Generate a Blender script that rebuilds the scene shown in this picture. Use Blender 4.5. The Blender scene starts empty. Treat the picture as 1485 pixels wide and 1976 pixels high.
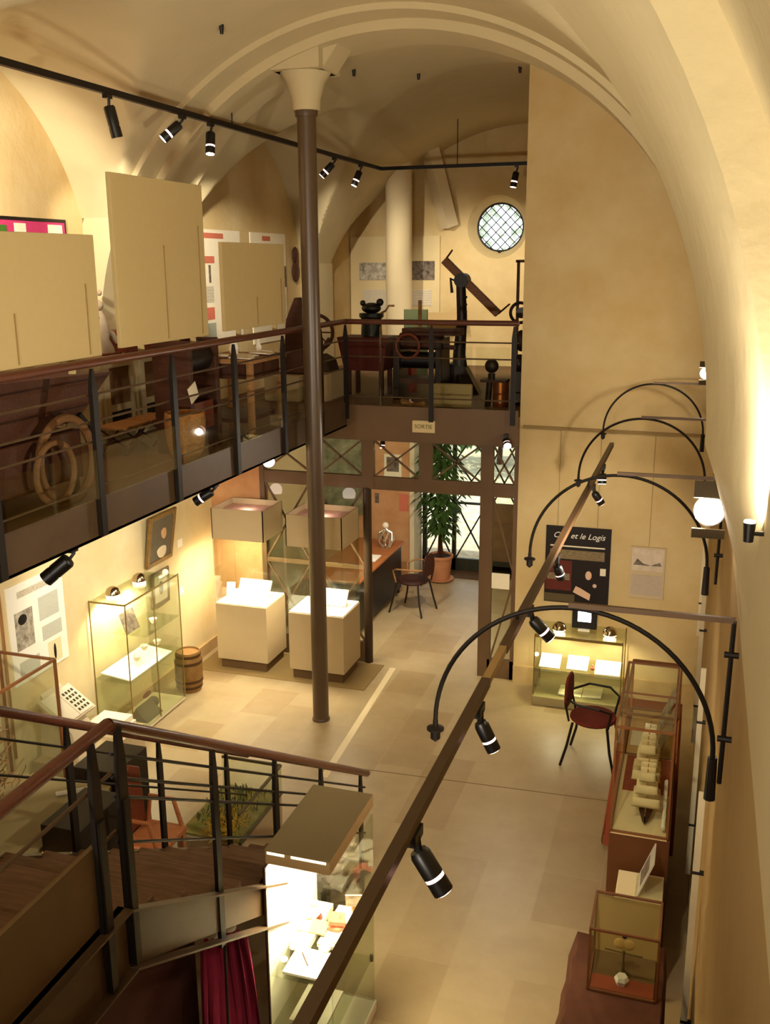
import bpy, bmesh, math, random
from mathutils import Vector, Matrix
random.seed(7)
C = bpy.context.scene.collection
PI = math.pi

# ------------------------------------------------------------------ camera, world, exposure
cd = bpy.data.cameras.new('camera'); cam = bpy.data.objects.new('camera', cd); C.objects.link(cam)
cd.sensor_fit = 'VERTICAL'; cd.sensor_height = 36.0; cd.sensor_width = 27.05; cd.lens = 34.41
cd.clip_start = 0.05; cd.clip_end = 200
Rw = ((0.95232109, 0.06900877, -0.29719073), (0.30502961, -0.23591561, 0.92265961), (-0.00644032, -0.96932018, -0.24571713))
cam.matrix_world = Matrix(((Rw[0][0], -Rw[0][1], -Rw[0][2], 0), (Rw[1][0], -Rw[1][1], -Rw[1][2], 0), (Rw[2][0], -Rw[2][1], -Rw[2][2], 4.6), (0, 0, 0, 1)))
bpy.context.scene.camera = cam
sc = bpy.context.scene
sc.view_settings.view_transform = 'Standard'; sc.view_settings.look = 'None'
sc.view_settings.gamma = 1; sc.view_settings.exposure = 0.68; sc.view_settings.use_curve_mapping = False
w = bpy.data.worlds.new('world'); sc.world = w; w.use_nodes = True
w.node_tree.nodes['Background'].inputs[0].default_value = (0.80, 0.90, 1.0, 1)
w.node_tree.nodes['Background'].inputs[1].default_value = 1.7
WARM = (1.0, 0.90, 0.74)

def lamp(name, kind, loc, energy, color=WARM, aim=None, parent=None, size=.1, spot=60, blend=.6, **k):
    l = bpy.data.lights.new(name, kind); l.energy = energy; l.color = color
    if kind == 'SPOT': l.spot_size = math.radians(spot); l.spot_blend = blend; l.shadow_soft_size = size
    elif kind == 'POINT': l.shadow_soft_size = size
    elif kind == 'AREA': l.shape = 'RECTANGLE'; l.size = size; l.size_y = k.get('sy', size)
    o = bpy.data.objects.new(name, l); C.objects.link(o)
    if parent is not None:
        o.parent = parent; o.location = Vector(loc) - wloc(parent)
    else: o.location = loc
    if aim is not None: o.rotation_euler = Vector(aim).to_track_quat('-Z', 'Y').to_euler()
    return o

# ------------------------------------------------------------------ materials
def lin(c):
    return tuple(((x / 12.92) if x <= .04045 else ((x + .055) / 1.055) ** 2.4) for x in c)
def hx(s):
    s = s.lstrip('#'); return lin(tuple(int(s[i:i + 2], 16) / 255 for i in (0, 2, 4)))
MATS = {}
def mat(name, col, rough=.7, metal=0, spec=.3, noise=0, nscale=6, bump=0, bscale=40, emit=None, es=0, col2=None, dist='noise'):
    if name in MATS: return MATS[name]
    m = bpy.data.materials.new(name); m.use_nodes = True; nt = m.node_tree; b = nt.nodes['Principled BSDF']
    c = hx(col) if isinstance(col, str) else col
    b.inputs['Roughness'].default_value = rough; b.inputs['Metallic'].default_value = metal
    b.inputs['Specular IOR Level'].default_value = spec
    b.inputs['Base Color'].default_value = (*c, 1)
    tc = nt.nodes.new('ShaderNodeTexCoord')
    if noise or col2:
        n = nt.nodes.new('ShaderNodeTexNoise'); n.inputs['Scale'].default_value = nscale; n.inputs['Detail'].default_value = 6
        n.inputs['Roughness'].default_value = .6
        r = nt.nodes.new('ShaderNodeValToRGB'); r.color_ramp.elements[0].position = .32; r.color_ramp.elements[1].position = .68
        c2 = hx(col2) if col2 else tuple(x * (1 - noise) for x in c)
        r.color_ramp.elements[0].color = (*c2, 1); r.color_ramp.elements[1].color = (*c, 1)
        if dist == 'wood':
            mp = nt.nodes.new('ShaderNodeMapping'); mp.inputs['Scale'].default_value = (1, 8, 8)
            nt.links.new(tc.outputs['Object'], mp.inputs[0]); nt.links.new(mp.outputs[0], n.inputs['Vector'])
        else: nt.links.new(tc.outputs['Object'], n.inputs['Vector'])
        nt.links.new(n.outputs[0], r.inputs[0]); nt.links.new(r.outputs[0], b.inputs['Base Color'])
    if bump:
        n2 = nt.nodes.new('ShaderNodeTexNoise'); n2.inputs['Scale'].default_value = bscale; n2.inputs['Detail'].default_value = 8
        bp = nt.nodes.new('ShaderNodeBump'); bp.inputs['Strength'].default_value = bump; bp.inputs['Distance'].default_value = .02
        nt.links.new(tc.outputs['Object'], n2.inputs['Vector']); nt.links.new(n2.outputs[0], bp.inputs['Height']); nt.links.new(bp.outputs[0], b.inputs['Normal'])
    if es:
        b.inputs['Emission Color'].default_value = (*(hx(emit) if isinstance(emit, str) else emit), 1); b.inputs['Emission Strength'].default_value = es
    MATS[name] = m; return m
def glassmat(name, tint='#f8faf5', refl=.06, rough=.02):
    m = bpy.data.materials.new(name); m.use_nodes = True; nt = m.node_tree; nt.nodes.clear()
    o = nt.nodes.new('ShaderNodeOutputMaterial'); mx = nt.nodes.new('ShaderNodeMixShader'); t = nt.nodes.new('ShaderNodeBsdfTransparent')
    g = nt.nodes.new('ShaderNodeBsdfGlossy'); f = nt.nodes.new('ShaderNodeLayerWeight'); f.inputs['Blend'].default_value = .22
    t.inputs[0].default_value = (*hx(tint), 1); g.inputs['Roughness'].default_value = rough
    mu = nt.nodes.new('ShaderNodeMath'); mu.operation = 'MULTIPLY_ADD'; mu.inputs[1].default_value = .28; mu.inputs[2].default_value = refl * .3
    nt.links.new(f.outputs['Facing'], mu.inputs[0]); nt.links.new(mu.outputs[0], mx.inputs[0]); nt.links.new(t.outputs[0], mx.inputs[1]); nt.links.new(g.outputs[0], mx.inputs[2]); nt.links.new(mx.outputs[0], o.inputs[0])
    MATS[name] = m; return m
plaster = mat('vault_plaster', '#cab98f', .9, spec=.1, noise=.08, nscale=1.3, bump=.35, bscale=5)
roughp = mat('rough_vault_plaster', '#cab98f', .9, spec=.1, noise=.1, nscale=2.2, bump=1.0, bscale=3.2)
ochre = mat('ochre_plaster', '#d0b988', .9, spec=.1, col2='#c2a56e', nscale=1.6, bump=.2, bscale=14)
ochre2 = mat('pale_ochre_plaster', '#e2d3a6', .85, spec=.1, col2='#d6be8a', nscale=1.4, bump=.1, bscale=14)
pinkw = mat('hall_plaster', '#cf9f70', .9, col2='#b98455', nscale=3)
rightw = mat('right_wall_plaster', '#ae9160', .85, spec=.15, col2='#a08250', nscale=1.2, bump=.12, bscale=9)
stonef = mat('skirting_stone', '#c2a470', .7, noise=.15, nscale=5)
steel = mat('dark_bronze_steel', '#513a20', .5, metal=.1, spec=.5, noise=.25, nscale=5)
iron = mat('black_iron', '#1c150e', .5, metal=.3, spec=.4)
colpaint = mat('brown_column_paint', '#5b4630', .35, spec=.6, noise=.12, nscale=3)
beam = mat('brown_beam_paint', '#6a4f32', .5, spec=.4, noise=.15, nscale=3)
railw = mat('handrail_wood', '#5f3220', .35, spec=.5, noise=.3, nscale=10, dist='wood')
treadw = mat('stair_tread_wood', '#75543a', .5, spec=.3, noise=.4, nscale=7, dist='wood')
gfloor = mat('gallery_floor_boards', '#70543a', .6, noise=.25, nscale=4)
beige = mat('beige_board', '#bda672', .8, spec=.15, noise=.03, nscale=20)
pedc = mat('pedestal_paint', '#b5a07a', .6, spec=.3, noise=.03, nscale=8)
pedk = mat('pedestal_plinth', '#5f4628', .7)
orangein = mat('hood_reflector', '#e8b8a0', .5, spec=.3, noise=.25, nscale=20)
white = mat('white_card', '#f5efdc', .7, noise=.03, nscale=15)
paper = mat('printed_paper', '#efe3c4', .8, noise=.05, nscale=20)
paper2 = mat('grey_text_print', '#aeb09a', .8, noise=.2, nscale=60)
glass = glassmat('clear_glass'); gglass = glassmat('greenish_glass', '#f5f8ee')
brownframe = mat('brown_case_frame', '#7c4a24', .4, spec=.5, noise=.2, nscale=12)
blackm = mat('black_housing', '#120d09', .4, spec=.5)
chrome = mat('lamp_chrome', '#b8a888', .15, metal=1)
lens = mat('lit_lens', '#fff3dc', .3, emit='#ffe6c8', es=14)
ring = mat('glowing_vent', '#ffd8d0', .3, emit='#ffb9a8', es=6)
darkmachine = mat('dark_machine_iron', '#2e2118', .45, metal=.4, spec=.5, noise=.3, nscale=12)
oldwood = mat('old_dark_wood', '#4f2c18', .6, noise=.4, nscale=6, dist='wood')
redwood = mat('reddish_wood', '#7b3a22', .5, noise=.35, nscale=6, dist='wood')
lightwood = mat('light_wood', '#a97a48', .6, noise=.3, nscale=6, dist='wood')
orangewood = mat('orange_wood', '#c07848', .5, noise=.25, nscale=8, dist='wood')
redcloth = mat('brick_red_cloth', '#9a4a2e', .9, noise=.15, nscale=10)
maroon = mat('maroon_cloth', '#6e2a1e', .95, noise=.15, nscale=20)
browncloth = mat('brown_draped_cloth', '#5e3620', .9, noise=.3, nscale=8)
magenta = mat('magenta_curtain', '#8c1c40', .9, noise=.2, nscale=10)
pink = mat('pink_print', '#c8386c', .7, noise=.1, nscale=20)
salmon = mat('salmon_print', '#cf7256', .7, noise=.15, nscale=20)
black = mat('black_print', '#171210', .6)
greyp = mat('grey_photo', '#8a7a68', .7, col2='#3a3028', nscale=18)
greyp2 = mat('pale_photo', '#c9bfa8', .7, col2='#6e6452', nscale=14)
terracotta = mat('terracotta', '#c2855a', .8, noise=.15, nscale=8)
soil = mat('soil', '#2a1c12', .95)
leafm = mat('plant_leaves', '#3f5a24', .5, spec=.4, col2='#22380f', nscale=9)
gardenleaf = mat('garden_leaves', '#6f8a52', .6, col2='#34502a', nscale=4)
gravel = mat('pale_gravel', '#d8cbb4', .95, col2='#a89878', nscale=9)
greens = mat('green_sheet', '#5c6240', .8)
redpl = mat('red_plastic', '#b0221c', .5)
wicker = mat('wicker', '#b07a40', .8, noise=.4, nscale=40, bump=.5, bscale=60)
greycab = mat('grey_cabinet_paint', '#bfb08c', .7, noise=.1)
gold = mat('gilded_frame', '#8a6a34', .45, metal=.4, noise=.4, nscale=30)
lidgrey = mat('grey_lid_paint', '#83724e', .6, noise=.04)
lidside = mat('lid_side_paint', '#c4a472', .6)
sand = mat('diorama_sand', '#a89658', .9, col2='#6f7a34', nscale=9)
straw = mat('straw', '#d8b040', .8, noise=.3, nscale=30)
screenm = mat('lit_screen', '#f4f4ff', .3, emit='#eef0ff', es=3.5)
pearl = mat('white_plaster_figure', '#e3d6be', .7, noise=.08, nscale=20)
copper = mat('copper', '#b0683a', .35, metal=.8, noise=.25, nscale=9)
curtain_white = mat('off_white_cloth', '#d8c8a4', .9, noise=.08, nscale=6)
greenprint = mat('green_print', '#3f6a22', .7)

def floor_mat():
    m = bpy.data.materials.new('stone_floor_tiles'); m.use_nodes = True; nt = m.node_tree; b = nt.nodes['Principled BSDF']
    tc = nt.nodes.new('ShaderNodeTexCoord'); mp = nt.nodes.new('ShaderNodeMapping'); mp.inputs['Rotation'].default_value = (0, 0, PI / 2)
    br = nt.nodes.new('ShaderNodeTexBrick'); br.inputs['Scale'].default_value = 1.0; br.inputs['Mortar Size'].default_value = .004
    br.inputs['Brick Width'].default_value = .62; br.inputs['Row Height'].default_value = .44; br.inputs['Bias'].default_value = -.42
    br.inputs['Color1'].default_value = (*hx('#aa9570'), 1); br.inputs['Color2'].default_value = (*hx('#86683f'), 1); br.inputs['Mortar'].default_value = (*hx('#ab9168'), 1)
    n = nt.nodes.new('ShaderNodeTexNoise'); n.inputs['Scale'].default_value = 1.7; n.inputs['Detail'].default_value = 8; n.inputs['Roughness'].default_value = .65
    r = nt.nodes.new('ShaderNodeValToRGB'); r.color_ramp.elements[0].color = (*hx('#8e754e'), 1); r.color_ramp.elements[1].color = (*hx('#b7a27c'), 1)
    r.color_ramp.elements[0].position = .35; r.color_ramp.elements[1].position = .65
    mx = nt.nodes.new('ShaderNodeMixRGB'); mx.inputs[0].default_value = .33
    nt.links.new(tc.outputs['Object'], mp.inputs[0]); nt.links.new(mp.outputs[0], br.inputs['Vector']); nt.links.new(tc.outputs['Object'], n.inputs['Vector'])
    nt.links.new(n.outputs[0], r.inputs[0]); nt.links.new(br.outputs['Color'], mx.inputs[1]); nt.links.new(r.outputs[0], mx.inputs[2]); nt.links.new(mx.outputs[0], b.inputs['Base Color'])
    b.inputs['Roughness'].default_value = .38; b.inputs['Specular IOR Level'].default_value = .35
    bp = nt.nodes.new('ShaderNodeBump'); bp.inputs['Strength'].default_value = .15; nt.links.new(n.outputs[0], bp.inputs['Height']); nt.links.new(bp.outputs[0], b.inputs['Normal'])
    return m
floorm = floor_mat()
def textlines(name, base, ink, scale=60, amt=.5):
    m = bpy.data.materials.new(name); m.use_nodes = True; nt = m.node_tree; b = nt.nodes['Principled BSDF']; b.inputs['Roughness'].default_value = .8
    tc = nt.nodes.new('ShaderNodeTexCoord'); wv = nt.nodes.new('ShaderNodeTexWave'); wv.bands_direction = 'Z'; wv.inputs['Scale'].default_value = scale / 6.28; wv.inputs['Distortion'].default_value = 1.5; wv.inputs['Detail Scale'].default_value = 6
    r = nt.nodes.new('ShaderNodeValToRGB'); r.color_ramp.elements[0].color = (*hx(ink), 1); r.color_ramp.elements[1].color = (*hx(base), 1); r.color_ramp.elements[0].position = amt - .2; r.color_ramp.elements[1].position = amt + .15
    nt.links.new(tc.outputs['Object'], wv.inputs['Vector']); nt.links.new(wv.outputs[0], r.inputs[0]); nt.links.new(r.outputs[0], b.inputs['Base Color'])
    MATS[name] = m; return m
txt = textlines('text_print', '#e8dcc0', '#8a7c60', 120, .4); txtd = textlines('pale_text_on_black', '#3a2a1c', '#b09c70', 160, .45); txtg = textlines('grey_text_block', '#d8d6c0', '#97988a', 160, .45)

# ------------------------------------------------------------------ mesh helper
WL = {}
def wloc(o): return WL.get(o.name, Vector((0, 0, 0)))
class MB:
    def __init__(s): s.v = []; s.f = []
    def add(s, vs, fs):
        n = len(s.v); s.v += [tuple(v) for v in vs]; s.f += [tuple(i + n for i in f) for f in fs]; return s
    def box(s, x0, x1, y0, y1, z0, z1):
        return s.add([(x, y, z) for z in (z0, z1) for y in (y0, y1) for x in (x0, x1)],
                     [(0, 2, 3, 1), (4, 5, 7, 6), (0, 1, 5, 4), (2, 6, 7, 3), (0, 4, 6, 2), (1, 3, 7, 5)])
    def cbox(s, c, h, rot=(0, 0, 0)):
        from mathutils import Euler
        M = Euler(rot).to_matrix(); c = Vector(c)
        return s.add([c + M @ Vector((x * h[0], y * h[1], z * h[2])) for z in (-1, 1) for y in (-1, 1) for x in (-1, 1)],
                     [(0, 2, 3, 1), (4, 5, 7, 6), (0, 1, 5, 4), (2, 6, 7, 3), (0, 4, 6, 2), (1, 3, 7, 5)])
    def bar(s, a, b, wd, th, up=(0, 0, 1)):
        a, b = Vector(a), Vector(b); d = (b - a).normalized(); up = Vector(up)
        if abs(d.dot(up)) > .99: up = Vector((0, 1, 0))
        x = d.cross(up).normalized() * wd / 2; z = x.cross(d).normalized() * th / 2
        return s.add([a - x - z, a + x - z, a + x + z, a - x + z, b - x - z, b + x - z, b + x + z, b - x + z],
                     [(0, 1, 2, 3), (7, 6, 5, 4), (0, 4, 5, 1), (1, 5, 6, 2), (2, 6, 7, 3), (3, 7, 4, 0)])
    def tube(s, pts, r, n=10, closed=False):
        pts = [Vector(p) for p in pts]; N = len(pts); rs = r if isinstance(r, (list, tuple)) else [r] * N
        base = len(s.v); pv = None
        for i, p in enumerate(pts):
            if closed: d = pts[(i + 1) % N] - pts[i - 1]
            else: d = (pts[min(i + 1, N - 1)] - pts[max(i - 1, 0)])
            d.normalize()
            if pv is None:
                u = Vector((0, 0, 1)) if abs(d.z) < .9 else Vector((1, 0, 0))
                x = d.cross(u).normalized()
            else: x = (pv - d * pv.dot(d)).normalized()
            pv = x; y = d.cross(x)
            for k in range(n):
                a = 2 * PI * k / n; s.v.append(tuple(p + (x * math.cos(a) + y * math.sin(a)) * rs[i]))
        for i in range(N if closed else N - 1):
            a = base + i * n; b = base + ((i + 1) % N) * n
            for k in range(n): s.f.append((a + k, a + (k + 1) % n, b + (k + 1) % n, b + k))
        if not closed:
            s.f.append(tuple(base + k for k in range(n))[::-1]); s.f.append(tuple(base + (N - 1) * n + k for k in range(n)))
        return s
    def cyl(s, a, b, r, r2=None, n=20): return s.tube([a, b], [r, r if r2 is None else r2], n)
    def lathe(s, prof, c=(0, 0, 0), n=24, axis='z'):
        base = len(s.v)
        for (r, z) in prof:
            for k in range(n):
                a = 2 * PI * k / n; p = (r * math.cos(a), r * math.sin(a), z)
                if axis == 'y': p = (p[0], p[2], p[1])
                if axis == 'x': p = (p[2], p[0], p[1])
                s.v.append((c[0] + p[0], c[1] + p[1], c[2] + p[2]))
        for i in range(len(prof) - 1):
            a = base + i * n; b = a + n
            for k in range(n): s.f.append((a + k, a + (k + 1) % n, b + (k + 1) % n, b + k))
        s.f.append(tuple(base + k for k in range(n))[::-1]); s.f.append(tuple(base + (len(prof) - 1) * n + k for k in range(n)))
        return s
    def sph(s, c, r, n=12, sc=(1, 1, 1)):
        prof = []; base = len(s.v)
        for i in range(n + 1):
            t = PI * i / n
            for k in range(2 * n):
                a = PI * k / n; rr = max(math.sin(t), .001)
                s.v.append((c[0] + r * sc[0] * rr * math.cos(a), c[1] + r * sc[1] * rr * math.sin(a), c[2] - r * sc[2] * math.cos(t)))
        for i in range(n):
            a = base + i * 2 * n; b = a + 2 * n
            for k in range(2 * n): s.f.append((a + k, a + (k + 1) % (2 * n), b + (k + 1) % (2 * n), b + k))
        return s
    def ringt(s, c, R, r, axis='y', n=32, a0=0, a1=2 * PI, m=8, sq=None):
        full = abs(a1 - a0 - 2 * PI) < 1e-4; pts = []
        N = n if full else n + 1
        for i in range(N):
            a = a0 + (a1 - a0) * i / n; u, v = R * math.cos(a), R * math.sin(a)
            pts.append({'y': (c[0] + u, c[1], c[2] + v), 'x': (c[0], c[1] + u, c[2] + v), 'z': (c[0] + u, c[1] + v, c[2])}[axis])
        return s.tube(pts, r, m, closed=full)
    def prism(s, poly, axis, a, b):
        n = len(poly)
        def P(p, t): return {'x': (t, p[0], p[1]), 'y': (p[0], t, p[1]), 'z': (p[0], p[1], t)}[axis]
        return s.add([P(p, a) for p in poly] + [P(p, b) for p in poly],
                     [tuple(range(n))[::-1], tuple(range(n, 2 * n))] + [(i, (i + 1) % n, n + (i + 1) % n, n + i) for i in range(n)])
    def build(s, name, m, parent=None, bevel=0, smooth=True):
        if parent is not None: off = wloc(parent)
        else:
            xs = [v[0] for v in s.v]; ys = [v[1] for v in s.v]; zs = [v[2] for v in s.v]
            off = Vector(((min(xs) + max(xs)) / 2, (min(ys) + max(ys)) / 2, min(zs)))
        me = bpy.data.meshes.new(name); me.from_pydata([tuple(Vector(v) - off) for v in s.v], [], s.f)
        bm = bmesh.new(); bm.from_mesh(me); bmesh.ops.recalc_face_normals(bm, faces=bm.faces); bm.to_mesh(me); bm.free()
        me.materials.append(m)
        if smooth: me.shade_smooth(); me.set_sharp_from_angle(angle=math.radians(35))
        o = bpy.data.objects.new(name, me); C.objects.link(o)
        if parent is not None: o.parent = parent; WL[o.name] = off.copy()
        else: o.location = off; WL[o.name] = off.copy()
        if bevel:
            bv = o.modifiers.new('bevel', 'BEVEL'); bv.width = bevel; bv.segments = 2; bv.limit_method = 'ANGLE'
        return o
def tag(o, label, cat, group=None, kind=None):
    if label: o['label'] = label
    if cat: o['category'] = cat
    if group: o['group'] = group
    if kind: o['kind'] = kind
    return o
def thing(name, label, cat, loc=(0, 0, 0), group=None):
    o = bpy.data.objects.new(name, None); C.objects.link(o); o.location = loc; o.empty_display_size = .1
    WL[o.name] = Vector(loc); return tag(o, label, cat, group)
def struct(name, mb, m, bevel=0, smooth=True):
    o = mb.build(name, m, None, bevel, smooth); o['kind'] = 'structure'; return o
def dup(root, loc, rotz=None, label=None, group=None):
    r = root.copy(); C.objects.link(r); r.location = loc
    if rotz is not None: r.rotation_euler = (0, 0, rotz)
    if label: r['label'] = label
    if group: r['group'] = group
    for ch in list(root.children):
        c = ch.copy(); C.objects.link(c); c.parent = r
        for g in list(ch.children):
            d = g.copy(); C.objects.link(d); d.parent = c
    return r
def text(name, s, size, loc, rot, m, parent, shear=0, depth=.002):
    cu = bpy.data.curves.new(name, 'FONT'); cu.body = s; cu.size = size; cu.extrude = depth; cu.shear = shear; cu.align_x = 'CENTER'; cu.align_y = 'CENTER'
    t = bpy.data.objects.new(name, cu); C.objects.link(t)
    dg = bpy.context.evaluated_depsgraph_get(); dg.update(); me = bpy.data.meshes.new_from_object(t.evaluated_get(dg))
    bpy.data.objects.remove(t); me.materials.clear(); me.materials.append(m)
    o = bpy.data.objects.new(name, me); C.objects.link(o); o.parent = parent; o.location = Vector(loc) - wloc(parent); o.rotation_euler = rot
    return o

# ------------------------------------------------------------------ STRUCTURE
XL, XR = -5.52, 0.20
struct('floor', MB().box(XL - .3, XR + .3, -1.3, 14.2, -.2, 0), floorm)
# pale inlay strip and joint in the floor
struct('trim_1', MB().bar((-3.06, 7.6, .0008), (-3.2, 10.2, .0008), .07, .0016), mat('inlay_stone', '#d8c49a', .5))
struct('trim_2', MB().bar((-3.0, 7.84, .0008), (-.45, 7.96, .0008), .012, .0016), mat('floor_joint', '#7a6440', .7))
struct('wall_left', MB().box(XL - .3, XL, -1.3, 15.7, 0, 3.0), ochre2)
struct('wall_left_upper', MB().box(XL - .3, XL, -1.3, 15.7, 3.0, 6.8), ochre)
struct('wall_right', MB().box(XR, XR + .3, -1.3, 10.6, 0, 3.3), rightw)
struct('wall_right_upper', MB().box(XR, XR + .3, -1.3, 10.6, 3.3, 6.8), plaster)
struct('wall_behind', MB().box(XL - .3, XR + .3, -1.6, -1.3, 0, 6.8), ochre)
struct('wall_far_right', MB().box(-1.79, XR + .1, 10.25, 10.6, 0, 6.7), ochre, smooth=False)
struct('wall_hall_right', MB().box(-1.79, -1.6, 10.6, 15.7, 0, 6.8), ochre)
struct('wall_far_left', MB().box(XL, -4.86, 10.3, 10.5, 0, 2.72), pinkw)
struct('baseboard_far', MB().box(-1.79, XR, 10.22, 10.25, 0, .2), stonef)
struct('baseboard_left', MB().box(XL, XL + .03, -1.3, 10.3, 0, .14), stonef)
struct('baseboard_right', MB().box(XR - .02, XR, -1.3, 10.25, 0, .12), stonef)
# entrance end wall, ground floor
struct('wall_entrance_left', MB().box(XL, -4.0, 13.65, 14.3, 0, 2.9), pinkw)
struct('wall_entrance_right', MB().box(-2.42, -1.79, 13.9, 14.3, 0, 2.9), pinkw)
struct('wall_entrance_head', MB().box(-4.0, -2.42, 13.95, 14.3, 2.5, 2.9), pinkw)
struct('trim_3', MB().box(-4.0, -3.93, 13.62, 14.05, 0, 2.5), mat('white_reveal_paint', '#d9c9a2', .7))
# upper end wall with the round hole
def holed_wall(cx, cz, r0, r1, y0, y1, yb, x0, x1, z0, z1):
    n = 48; m = MB(); per = []
    for k in range(n):
        a = 2 * PI * k / n; dx, dz = math.cos(a), math.sin(a)
        t = min([((x1 - cx) / dx) if dx > 1e-6 else 1e9, ((x0 - cx) / dx) if dx < -1e-6 else 1e9, ((z1 - cz) / dz) if dz > 1e-6 else 1e9, ((z0 - cz) / dz) if dz < -1e-6 else 1e9])
        per.append((cx + dx * t, cz + dz * t))
    cs = [(x0, z0), (x1, z0), (x1, z1), (x0, z1)]
    for c in cs:
        i = min(range(n), key=lambda k: (per[k][0] - c[0]) ** 2 + (per[k][1] - c[1]) ** 2); per[i] = c
    vs = []
    for (rr, y) in ((None, y0), (r0, y0), (r1, y1), (r1, yb), (None, yb)):
        for k in range(n):
            a = 2 * PI * k / n
            vs.append((per[k][0], y, per[k][1]) if rr is None else (cx + rr * math.cos(a), y, cz + rr * math.sin(a)))
    fs = []
    for j in range(4):
        for k in range(n): fs.append((j * n + k, j * n + (k + 1) % n, (j + 1) * n + (k + 1) % n, (j + 1) * n + k))
    return m.add(vs, fs)
struct('wall_end_upper', holed_wall(-3.12, 5.14, .47, .37, 15.4, 15.62, 15.75, XL - .3, -1.6, 2.9, 6.9), ochre)
# rose window
rw = thing('window_1', None, None, (-3.12, 15.66, 4.77)); rw['kind'] = 'structure'
MB().ringt((-3.12, 15.66, 5.14), .365, .022, 'y', 48).build('window_frame', iron, rw)
b_ = MB()
for k in range(-3, 4):
    o_ = k * .105 * 1.414
    for sg in (1, -1):
        # chords at 45 degrees
        dd = abs(o_) / 1.414; h = math.sqrt(max(0, .36 ** 2 - dd ** 2))
        if h < .05: continue
        mx_, mz_ = o_ / 2, -sg * o_ / 2
        b_.cyl((-3.12 + mx_ - h * .7071, 15.66, 5.14 + mz_ - sg * h * .7071), (-3.12 + mx_ + h * .7071, 15.66, 5.14 + mz_ + sg * h * .7071), .007, n=6)
b_.build('leading', iron, rw)
MB().cyl((-3.12, 15.668, 5.14), (-3.12, 15.672, 5.14), .36, n=40).build('glass_pane', mat('rose_glass', '#e8ecd0', .3), rw)
def rose_mat():
    m = bpy.data.materials.new('obscured_rose_glass'); m.use_nodes = True; nt = m.node_tree; nt.nodes.clear()
    o = nt.nodes.new('ShaderNodeOutputMaterial'); t = nt.nodes.new('ShaderNodeBsdfTransparent'); d = nt.nodes.new('ShaderNodeBsdfTranslucent'); mx = nt.nodes.new('ShaderNodeMixShader'); mx.inputs[0].default_value = .25
    d.inputs[0].default_value = (.9, .95, .8, 1)
    nt.links.new(t.outputs[0], mx.inputs[1]); nt.links.new(d.outputs[0], mx.inputs[2]); nt.links.new(mx.outputs[0], o.inputs[0]); return m
[c for c in rw.children if c.name.startswith('glass_pane')][0].data.materials[0] = rose_mat()
MB().cyl((-3.12, 15.6, 4.8), (-3.12, 15.6, 4.7), .03, .012, n=8).build('latch', iron, rw)

# ---- vaults
SZ = 3.8; CX = -2.65
def zx(x, R=2.81):
    t = R * R - (x - CX) ** 2; return SZ + (math.sqrt(t) if t > 0 else 0)
def vault(name, y0, y1, yc, a, b=2.12, cz=4.2, xr=XR, R=2.81, m=plaster):
    nx, ny = 130, 110; vs = []; fs = []
    xs = [CX - R * math.cos(PI * i / nx) for i in range(nx + 1)]; xs = [XL] + [x for x in xs if XL < x < xr] + [xr]
    ys = [y0 + (y1 - y0) * (1 - math.cos(PI * j / ny)) / 2 for j in range(ny + 1)]
    for y in ys:
        t = 1 - ((y - yc) / a) ** 2; zy = cz + b * math.sqrt(t) if t > 0 else cz - .4
        for x in xs: vs.append((x, y, max(zx(x, R), zy)))
    n = len(xs)
    for j in range(ny):
        for i in range(n - 1): fs.append((j * n + i, j * n + i + 1, (j + 1) * n + i + 1, (j + 1) * n + i))
    return struct(name, MB().add(vs, fs), m)
vault('ceiling', -1.4, 2.9, 1.0, .01, .01, 3.8, R=3.0, m=roughp)
vault('ceiling_middle', 4.6, 8.1, 6.35, 1.9)
vault('ceiling_gallery', 9.1, 13.3, 11.35, 2.0)
vault('ceiling_end', 13.3, 15.45, 15.9, 1.9, 1.7)
def arch(name, y0, y1, Ra, Rb=None, R2=3.1, m=plaster):
    # splayed arch: radius Ra on the near face (y0), Rb on the far face (y1); right foot flares out to the wall
    Rb = Rb or Ra
    def inner(R):
        pin = [(CX - R * math.cos(PI * i / 60), SZ + R * math.sin(PI * i / 60)) for i in range(61)]
        xe = CX + R
        return [(max(XL + .02, CX - R), 3.02)] + [(max(XL + .02, p[0]), p[1]) for p in pin] + [(xe + .05, 3.66), (xe + .1, 3.5), (XR + .01, 3.34)]
    out = [(XL - .05, 3.02), (XL - .05, SZ)] + [(max(XL - .05, min(XR + .05, CX - R2 * math.cos(PI * i / 60))), SZ + R2 * math.sin(PI * i / 60)) for i in range(61)][:61]
    out = out + [(XR + .05, SZ), (XR + .05, 3.34)]
    i0, i1 = inner(Ra), inner(Rb); N = len(i0); assert len(out) == N, (len(out), N)
    i0 = [(min(p[0], XR + .01), p[1]) for p in i0]
    vs = [(p[0], y0, p[1]) for p in i0] + [(p[0], y1, p[1]) for p in i1] + [(p[0], y, p[1]) for y in (y0, y1) for p in out]
    fs = []
    for i in range(N - 1):
        fs += [(i, i + 1, N + i + 1, N + i), (i, 2 * N + i, 2 * N + i + 1, i + 1), (N + i, N + i + 1, 3 * N + i + 1, 3 * N + i), (2 * N + i, 3 * N + i, 3 * N + i + 1, 2 * N + i + 1)]
    return struct(name, MB().add(vs, fs), m)
arch('trim_4', 8.1, 9.1, 2.76)
arch('trim_5', 8.42, 9.06, 2.68)
arch('trim_6', 2.9, 4.6, 2.86, 2.69)
struct('trim_7', MB().box(XL, XL + .18, 13.3, 14.1, 3.02, 6.4), plaster)

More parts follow.
